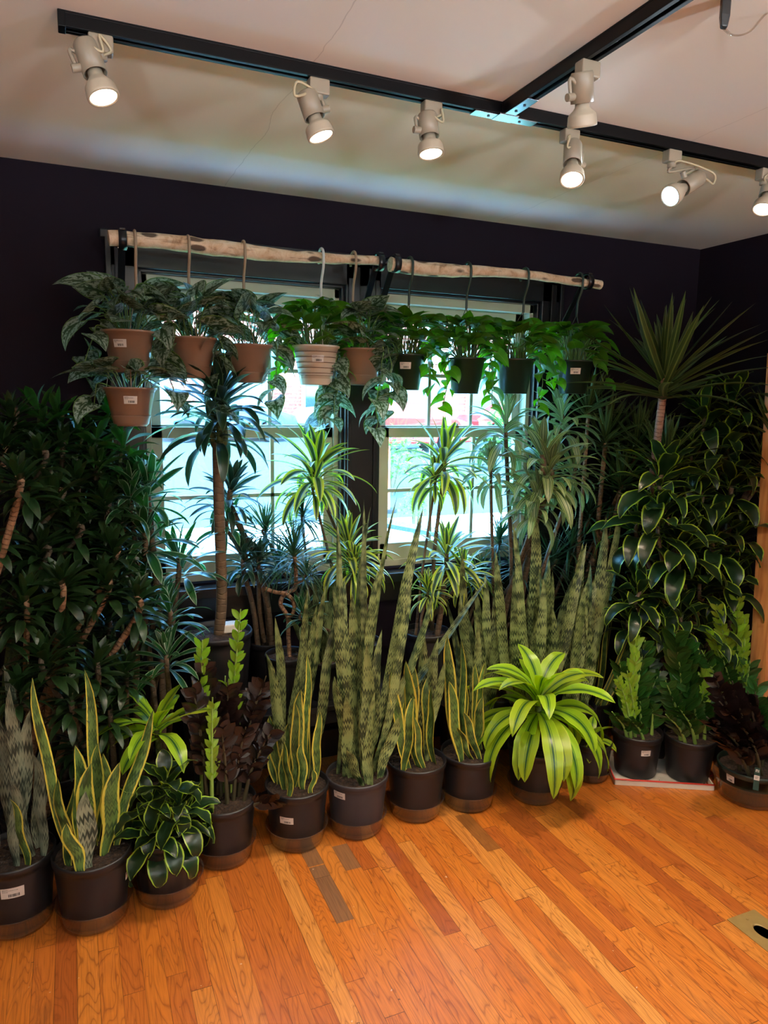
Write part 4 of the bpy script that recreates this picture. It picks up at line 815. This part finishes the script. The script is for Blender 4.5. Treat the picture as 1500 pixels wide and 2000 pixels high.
# ---------------------------------------------------------------- pine ladder + plants at the right edge
A1 = at(1486, 1310, -.78); A0 = at(1511, 870, -.70); dd = (A0-A1)/(A0[2]-A1[2])
Fp = A1-dd*A1[2]; Tp_ = A1+dd*(1.85-A1[2])
t = thing('pine_ladder', 'honey pine plant ladder post leaning at the right picture edge', 'ladder', Fp)
def post(off, name='post'):
    mb = MB(); u = np.array([.021, 0, 0]); v = np.array([0, .042, 0]); G = []
    for P in (Fp, Tp_):
        G.append([P-Fp+off+sx*u+sy*v for sx, sy in ((-1, -1), (1, -1), (1, 1), (-1, 1))])
    mb.grid(np.array(G), wrap=True); mb.add(np.array(G[0]), [(3, 2, 1, 0)]); mb.add(np.array(G[1]), [(0, 1, 2, 3)]); bevel(mb.build(name, M['pine'], t, False), .002)
post(np.zeros(3)); post(np.array([.17, 0, 0]))
for z in (.35, .85, 1.35):
    P = dd*z; mb = MB(); mb.box(.02+P[0], .15+P[0], P[1]-.03, P[1]+.03, z-.01, z+.01); bevel(mb.build('rung', M['pine'], t, False), .002)
for z in (.84, .86, 1.34, 1.36):
    P = dd*z; mb = MB(); mb.tube([(P[0]-.008, P[1]-.0435, z), (P[0]-.008, P[1]-.040, z)], .003, 8); mb.build('screw', M['blackplastic'], t)
def ctube(mb, pts, r): mb.tube(catmull(pts, 4), r, 5, False)
def heartleaf(mb, o, az, L, el=.2, droop=1.4, W=.78):
    leaf(mb, o, az, el, L, L*W, 'heart', droop, U(-.3, .3), n=8, p=1, m=6, fold=.12, roll=U(-.8, .8), hc=.16)
t = thing('trailing_pothos', 'green trailing pothos sprigs reaching in at the upper right picture edge', 'plant', at(1545, 640, -.72), 0, None)
mb = MB(); ml = MB()
for k in range(9):
    a = PI+U(-1.2, 1.2); L = U(.06, .13); e = U(-.5, 1.1); tip = np.array([math.cos(a)*math.cos(e)*L, math.sin(a)*math.cos(e)*L*.4, math.sin(e)*L]); ctube(mb, [(0, 0, 0), tip*.5+[0, 0, .02], tip], .0016)
    heartleaf(ml, tip, a, U(.035, .05), .3, 1.2)
mb.build('petioles', M['petiole'], t); ml.build('foliage', M['pothos'], t)
tz = at(1545, 640, -.72); mb = MB(); mb.lathe([(.0, -.13), (.05, -.13), (.07, -.01), (.074, 0), (.068, -.005), (.06, -.03), (0, -.03)], 28); mb.build('pot', M['potgreen'], t)
mb = MB(); mb.tube([(0, 0, 0), (.0, 0, .15), (0, 0, ZC-tz[2]-.002)], .0015, 6); mb.build('hanging_wire', M['hookgreen'], t)
# ---------------------------------------------------------------- hanging baskets
def basket(label, kind, px, pc, top, bot, wpx, hookmat, group, satin, nleaf, hook=True, spread=.17, vines=2, potm='pottan', sauc=True, lab=None, Y=RY, vl=(.1, .25), nm='hanging_basket'):
    R_ = rod_z(px); c = at(pc, top, Y); b = at(pc, bot, Y); dist = (RW.T@(c-CAM))[2]; rt = wpx/2/FPX*dist*1.0; h = c[2]-b[2]
    cx_ = c[0]; t = thing(nm, label, 'hanging plant', (cx_, Y, c[2]-h), 0, group)
    mb = MB(); hs = .26*h if sauc else 0; r0 = rt*.66; 
    prof = [(0, hs*.15), (r0*.96, hs*.15), (r0, hs*.2), (rt*.93, h*.94), (rt*1.0, h*.945), (rt*1.02, h), (rt*.97, h), (rt*.93, h*.9), (0, h*.86)]
    mb.lathe(prof, 48); pot = mb.build('pot', M[potm], t)
    mb = MB(); mb.lathe([(0, h*.88), (rt*.93, h*.88)], 24); mb.build('soil', M['soil'], t)
    if sauc:
        mb = MB(); mb.lathe([(0, 0), (r0*.88, 0), (r0*.93, .004), (r0*1.12, hs), (r0*1.15, hs+.002), (r0*1.10, hs), (r0*.90, .006), (0, .006)], 48); mb.build('attached_saucer', M[potm] if potm != 'whiteplastic' else M['clear'], t)
    if potm == 'whiteplastic':
        for k in range(5):
            z = h*(.32+.13*k); rr = r0+(rt*.93-r0)*((z-hs*.2)/(h*.94-hs*.2))+.0012; mb = MB(); mb.tube([(rr*math.cos(a), rr*math.sin(a), z) for a in np.linspace(0, 2*PI, 41)], .0013, 5, False); mb.build('printed_ring', simple('ring_brown', '#6f5138', .6) if 'ring_brown' not in M else M['ring_brown'], t)
    rf = lambda z: r0+(rt*.93-r0)*((z-hs*.2)/(h*.94-hs*.2))+.001
    if lab is not None: price_label(pot, rf, ang(cx_, Y, lab), h*.58, .042, .026)
    O = np.array([cx_, Y, c[2]-h])
    if hook:
        H_ = R_-O; zt = H_[2]; rr = .031; x = H_[0]; mb = MB()
        arc = [(x, rr*math.cos(a), zt+rr*math.sin(a)*1.05) for a in np.linspace(-.5, PI, 12)]
        mb.tube(catmull(arc+[(x, -rr*.9, zt-.04), (x, -.004, zt-.09), (x, 0, zt-.15)], 3), .0052, 8); mb.build('hanger_hook', M[hookmat], t)
        top_ = np.array([x, 0, zt-.145])
        for k in range(3):
            a = k*2.094+.5; e = np.array([rt*1.0*math.cos(a), rt*1.0*math.sin(a), h*.97]); mb = MB(); mb.tube([top_, top_*.5+e*.5+np.array([0, 0, .0]), e], .0016, 5); mb.build('hanger_wire', M[hookmat], t)
    else:
        for k in range(3):
            a = k*2.094+.5; e = np.array([rt*math.cos(a), rt*math.sin(a), h*.97]); mb = MB(); mb.tube([e, e*[.8, .8, 1]+[0, 0, .09]], .0016, 5); mb.build('hanger_wire', M[hookmat], t)
    mp = MB(); ml = MB(); mat = 'satin' if satin else 'pothos'; Lr = (.095, .14) if satin else (.066, .092)
    zmax = .16 if hook else .07
    nleaf = int(nleaf*(1.45 if satin else 1.9))
    for k in range(nleaf):
        a = k*2.4+U(-.4, .4); f = (k+.5)/nleaf; e = 1.35-1.25*f+U(-.15, .15); L = (.07+U(0, .07))*(1 if hook else .7)*(1.15 if not satin else 1); q0 = np.array([rt*.5*math.cos(a)*U(.2, 1), rt*.5*math.sin(a), h*.88])
        out = U(.6, 1.05)*spread*(f**.6)
        tip = np.array([math.cos(a)*(rt*.3+out*.8), math.sin(a)*(rt*.3+out*.8)*.75, h*.88+min(zmax, L*math.sin(e)*1.3+U(0, .06))])
        if tip[1] > -RY-.06: tip[1] = -RY-.06
        ctube(mp, [q0, (q0+tip)/2+[0, 0, .03], tip], .0017)
        fr_ = math.cos(a-ang(cx_, Y)) > .45; e_ = .6-f*1.05+U(-.3, .3); dr_ = U(.3, 1.1)
        if fr_: tip[2] = max(tip[2], h*.88+U(.03, .1)); e_ = U(-.1, .7); dr_ = U(.2, .9); tip[:2] *= .8
        heartleaf(ml, tip, a+U(-.8, .8), U(*Lr), e_, dr_, .74 if satin else .8)
    for k in range(vines):
        a = ang(cx_, Y, U(.75, 1.7)*(1 if k % 2 else -1)); L = U(*vl); p0 = np.array([math.cos(a)*rt*.9, math.sin(a)*rt*.9, h*.95]); p1 = p0*[1.25, 1.25, 1]+[0, 0, .02]; pts = [p0*[.5, .5, 1], p1]
        x, y_ = p1[:2]*np.array([1.12, 1.12]); z = p1[2]-.03
        while z > h-L: pts.append((x, y_, z)); z -= .045; x += U(-.018, .018); y_ += U(-.012, .012)
        cp = catmull(pts, 5); mp.tube(cp, .0018, 6)
        for j in range(6, len(cp), 4): heartleaf(ml, cp[j]+np.array([U(-.01, .01), U(-.01, .01), .0]), U(0, 6.3), U(*Lr)*.85, -.2, U(.9, 1.5))
    mp.build('stems', M['petiole'], t); ml.build('foliage', M[mat], t); return t
GT = 'silvery pothos in tan hanging pots'; GG = 'green pothos in dark hanging pots'
basket('leftmost tan hanging basket of silver-patterned leaves, top of two', 0, 263, 251, 647, 728, 103, 'hooktan', GT, True, 30, lab=-.38, spread=.20)
basket('lower tan hanging basket under the leftmost one', 0, 263, 254, 757, 832, 100, 'hooktan', GT, True, 14, hook=False, lab=.0, spread=.17, vines=1, Y=RY+.0)
basket('tan hanging basket of silver-patterned leaves, second hook from the left', 0, 367, 378, 660, 739, 92, 'hooktan', GT, True, 26, spread=.16)
basket('tan hanging basket third from the left, shaded pot with silvery leaves', 0, 475, 487, 674, 748, 95, 'hooktan', GT, True, 26, spread=.16)
basket('cream printed hanging pot on a white hook, green pothos', 0, 627, 617, 676, 755, 92, 'hookwhite', None, False, 44, spread=.17, potm='whiteplastic', lab=.1, vines=3)
basket('tan hanging basket half hidden right of the cream pot, long trailing vines', 0, 690, 706, 682, 752, 88, 'hooktan', GT, True, 26, spread=.16, vines=5, vl=(.18, .36))
basket('dark green hanging pot with price label, first on the right rod', 0, 800, 794, 693, 762, 78, 'hookgreen', GG, False, 46, potm='potgreen', sauc=False, lab=-.05, vines=4, spread=.19, vl=(.15, .26))
basket('dark green hanging pot, second on the right rod', 0, 913, 910, 700, 769, 78, 'hookgreen', GG, False, 46, potm='potgreen', sauc=False, vines=3, spread=.17, vl=(.12, .24))
basket('dark green hanging pot, third on the right rod', 0, 1025, 1005, 702, 769, 80, 'hookgreen', GG, False, 46, potm='potgreen', sauc=False, vines=3, spread=.17, vl=(.12, .22))
basket('dark green hanging pot with price label, last on the right rod', 0, 1130, 1121, 705, 769, 76, 'hookgreen', GG, False, 50, potm='potgreen', sauc=False, lab=.12, vines=3, spread=.19, vl=(.1, .18))
# ---------------------------------------------------------------- floor outlet, wall hook
P = on_floor(1492, 1822); t = thing('floor_outlet', 'worn brass floor plate with oval hole at the right edge', 'floor plate', (P[0], P[1], 0)); PLW, PLH = .06, .085
mb = MB(); k = 32; th = np.linspace(0, 2*PI, k, endpoint=False)
sq = np.array([(max(-1, min(1, 1.5*math.cos(a)))*PLW, max(-1, min(1, 1.5*math.sin(a)))*PLH) for a in th]); ci = np.array([(math.cos(a)*.024, math.sin(a)*.036) for a in th])
L_ = [np.c_[sq, np.zeros(k)], np.c_[sq, np.full(k, .003)], np.c_[ci, np.full(k, .004)], np.c_[ci*.9, np.full(k, .0005)]]
mb.grid(np.array(L_), wrap=True); mb.build('cover_plate', M['brass'], t, False)
mb = MB(); mb.lathe([(0, .0008), (.034, .0008)], 24); o = mb.build('outlet_hole', M['bench'], t); o.scale = (.66, 1, 1)
for sy in (-1, 1):
    mb = MB(); mb.tube([(0, sy*.06, .003), (0, sy*.06, .005)], .0045, 10); mb.build('screw', M['brass'], t)
P = at(1480, 532, -.9)
t = thing('wall_hook', 'black iron hook on the right wall above the plants', 'hook', (XR, -.80, at(1480, 532, -.8)[2])); t.location.y = -.55
mb = MB(); mb.box(-.006, 0, -.05, .05, -.012, .012); bevel(mb.build('hook_plate', M['blackgloss'], t, False), .002)
mb = MB(); mb.tube(catmull([(-.004, .03, 0), (-.05, .03, -.01), (-.06, .03, .03)], 5), .005, 8); mb.tube(catmull([(-.004, -.03, 0), (-.05, -.03, -.01), (-.06, -.03, .03)], 5), .005, 8); mb.build('hook_prongs', M['blackgloss'], t)
# ---------------------------------------------------------------- street outside
M['asphalt'] = simple('sunlit_asphalt', '#434b52', .9, noise=.25, scale=6); M['lawn'] = simple('lawn_green', '#86a865', .9, noise=.4, scale=12)  # asphalt is one even dark grey with slight mottling
M['walk'] = simple('concrete_walk', '#dedfdc', .9, noise=.15, scale=8)
M['whitewall'] = simple('pale_render', '#9aa0a3', .8); M['tealawn'] = simple('teal_awning_cloth', '#3f8f90', .7); M['carred'] = simple('red_car_paint', '#9a1f1a', .25); M['carblue'] = simple('blue_car_paint', '#3f5f86', .25)
M['carwhite'] = simple('white_car_paint', '#9fa4a8', .25); M['tire'] = simple('tire_rubber', '#1c1c1e', .8); M['rimm'] = simple('wheel_rim', '#b9bcc0', .3, .6); M['darkglass'] = simple('dark_glass', '#2d3a44', .1)
M['bluegrey'] = simple('blue_grey_door', '#6c8199', .6); M['weather'] = simple('weathered_rail', '#6f7884', .8, noise=.3); M['orange'] = simple('orange_plastic', '#e0572b', .5)
M['shrub'] = leafmat('shrub_leaf', [(0, '#5c8f45'), (1, '#74a556')], .5, .4, .1); M['pink'] = simple('pink_petals', '#c94f88', .6)
def gz_(y): return -.35+.033*y
def slab(name, x0, x1, y0, y1, mat, dz=0.0):
    mb = MB(); z0, z1 = gz_(y0)+dz, gz_(y1)+dz
    mb.add([(x0, y0, z0), (x1, y0, z0), (x1, y1, z1), (x0, y1, z1), (x0, y0, z0-.3), (x1, y0, z0-.3), (x1, y1, z1-.3), (x0, y1, z1-.3)], [(0, 1, 2, 3), (7, 6, 5, 4), (0, 4, 5, 1), (1, 5, 6, 2), (2, 6, 7, 3), (3, 7, 4, 0)])
    return struct(name, mb, mat)
slab('ground_lawn', -14, 22, 1.5, 5.2, M['lawn']); slab('ground_path', -14, 22, .16, 1.5, M['walk']); slab('ground_sidewalk', -20, 30, 5.2, 6.8, M['walk'], .04); slab('ground_street', -60, 80, 6.8, 60, M['asphalt'])  # pale strip nearest the window is added to bounce daylight onto the ceiling
b = thing('brick_building', 'red brick building with white storefront panels across the street', 'building', (4, 27, gz_(27)))
mb = MB(); mb.box(-16, 22, 0, 8, 0, 6.5); mb.build('brick_wall', M['brick'], b, False)
mb = MB(); mb.box(-16, 22, -.15, 0, 2.9, 3.5); mb.build('white_fascia', M['whitewall'], b, False)
for k in range(9):
    x = -15+k*4
    mb = MB(); mb.box(x, x+2.6, -.12, -.02, .25, 2.7); f = mb.build('window_surround', M['whitewall'], b, False)
    mb = MB(); mb.box(x+.15, x+2.45, -.16, -.12, .5, 2.5); mb.build('pane', M['darkglass'] if k % 3 else M['bluegrey'], f, False)
for k in (1, 4):
    mb = MB(); mb.add([(-15+k*4, -.15, 3.1), (-12.2+k*4, -.15, 3.1), (-12.2+k*4, -1.5, 2.5), (-15+k*4, -1.5, 2.5), (-15+k*4, -.15, 2.9), (-12.2+k*4, -.15, 2.9), (-12.2+k*4, -1.5, 2.3), (-15+k*4, -1.5, 2.3)], [(0, 1, 2, 3), (7, 6, 5, 4), (0, 4, 5, 1), (1, 5, 6, 2), (2, 6, 7, 3), (3, 7, 4, 0)]); mb.build('awning', M['tealawn'], b, False)
b = thing('white_building', 'pale building with flat roof beyond the parked cars', 'building', (33, 27, gz_(27)))
mb = MB(); mb.box(-6, 20, 0, 8, 0, 5.5); mb.build('wall', M['whitewall'], b, False)
for k in range(5):
    mb = MB(); mb.box(-4+k*4, -2+k*4, -.06, 0, 1, 2.6); mb.build('window', M['darkglass'], b, False)
def car(label, x, y, paint, rz=0, grp=None):
    t = thing('parked_car', label, 'car', (x, y, gz_(y)), rz, grp)
    lo = [(-2.2, .35), (-2.25, .75), (-2.1, .95), (-1.2, 1.05), (-.6, 1.45), (.9, 1.47), (1.6, 1.0), (2.15, .85), (2.25, .6), (2.2, .3), (1.75, .28), (1.65, .6), (1.35, .68), (1.05, .6), (.95, .26), (-1.0, .26), (-1.1, .6), (-1.4, .68), (-1.7, .6), (-1.8, .28)]
    mb = MB(); n = len(lo); A = [(a, -.85 if z < 1.1 else -.68, z) for a, z in lo]; B = [(a, .85 if z < 1.1 else .68, z) for a, z in lo]
    mb.add(A+B, [tuple(range(n))]+[tuple(range(2*n-1, n-1, -1))]+[(i, n+i, n+(i+1) % n, (i+1) % n) for i in range(n)]); bevel(mb.build('car_body', paint, t, False), .04, 2)
    mb = MB()
    for s in (-1, 1): mb.add([(-1.05, s*.80, 1.06), (-.56, s*.70, 1.40), (.85, s*.70, 1.42), (1.35, s*.80, 1.06)], [(0, 1, 2, 3)])
    mb.build('side_window', M['darkglass'], t, False)
    for wx in (-1.4, 1.35):
        for s in (-1, 1):
            mb = MB(); mb.tube([(wx, s*.66, .33), (wx, s*.87, .33)], .33, 24); wh = mb.build('wheel', M['tire'], t)
            mb = MB(); mb.tube([(wx, s*.86, .33), (wx, s*.885, .33)], .2, 10); mb.build('wheel_rim', M['rimm'], wh)
    mb = MB(); mb.box(2.18, 2.27, -.7, -.4, .62, .74); mb.box(2.18, 2.27, .4, .7, .62, .74); mb.build('headlight', M['whitewall'], t, False)
def xy(px, y): return at(px, 850, y)[0]
car('red parked car whose wheel shows at the left of the right window', xy(775, 17), 17, M['carred'])
car('red parked car farther right behind the lemon-lime leaves', xy(1010, 20.5), 20.5, M['carred'])
car('blue parked car beyond the left window', xy(440, 21), 21, M['carblue'])
car('white parked car between the window views', xy(690, 24), 24, M['carwhite'])
t = thing('orange_post', 'orange traffic post at the left side of the right window', 'post', (xy(757, 7.5), 7.5, gz_(7.5)))
mb = MB(); mb.tube([(0, 0, .03), (0, 0, 1.05)], [.06, .045], 14); mb.build('post_tube', M['orange'], t); mb = MB(); mb.tube([(0, 0, 0), (0, 0, .05)], .17, 16); mb.build('post_base', M['tire'], t); mb = MB(); mb.tube([(0, 0, .7), (0, 0, .82)], .056, 14); mb.build('white_band', M['whitewall'], t)
t = thing('wooden_handrail', 'weathered sloping handrail outside the right window', 'railing', (1.9, 1.9, gz_(1.9)))
for dz in (.95, .55):
    mb = MB(); mb.tube([(-.5, 0, dz+.22), (2.2, .2, dz-.40)], .035, 4); mb.build('rail', M['weather'], t, False)
for x in (-.45, .9, 2.1):
    mb = MB(); mb.box(x-.04, x+.04, .02, .10, 0, 1.17-.23*(x+.45)); mb.build('rail_post', M['weather'], t, False)
def bush(label, x, y, r, zc=0.0, flower=None, nm='shrub'):
    t = thing(nm, label, 'shrub', (x, y, gz_(y)), 0, None); mb = MB()
    for k in range(420):
        d = np.array([random.gauss(0, 1), random.gauss(0, 1), abs(random.gauss(0, 1))]); d /= np.linalg.norm(d); p = d*r*U(.5, 1)*[1, 1, 1.5]+[0, 0, zc]
        leaf(mb, p, U(0, 6.3), U(-.3, 1.2), r*.24, r*.12, 'oval', .8, n=3, m=2)
    mb.build('foliage', M['shrub'], t)
    mb = MB(); [mb.tube([(0, 0, 0), (math.cos(a)*r*.3, math.sin(a)*r*.3, zc+r*.8)], .015, 5) for a in (0, 2, 4)]; mb.build('stems', M['canebrown'], t)
    if flower:
        mb = MB()
        for k in range(160):
            d = np.array([random.gauss(0, 1), random.gauss(0, 1), abs(random.gauss(0, 1))]); d /= np.linalg.norm(d); p = d*r*1.02*[1, 1, 1.5]+[0, 0, zc]
            for j in range(4): leaf(mb, p, j*1.57, .6, r*.07, r*.06, 'oval', .3, n=2, m=2)
        mb.build('blossoms', M['pink'], t)
bush('leafy shrub outside the left edge of the left window', xy(322, 2.0), 2.0, .30, .55)
bush('low green shrub on the lawn outside the left window', xy(345, 3.6), 3.6, .35, .1)
bush('pink flowering shrub seen through the left side of the right window', xy(768, 9), 9, .6, .35, True, 'flowering_shrub')
bush('round green bush beyond the right window', xy(1000, 12), 12, .9, .5)
bush('small green bush on the verge in the middle of the right window', xy(815, 5.0), 5.0, .22, .45)
t = thing('street_pole', 'grey street pole beyond the right window', 'pole', (xy(875, 11), 11, gz_(11))); mb = MB(); mb.tube([(0, 0, 0), (0, 0, 5)], .06, 12); mb.build('pole', M['rimm'], t)
mb = MB(); mb.tube([(0, 0, 0), (0, 0, .12)], .13, 12); mb.build('pole_base', M['rimm'], t)
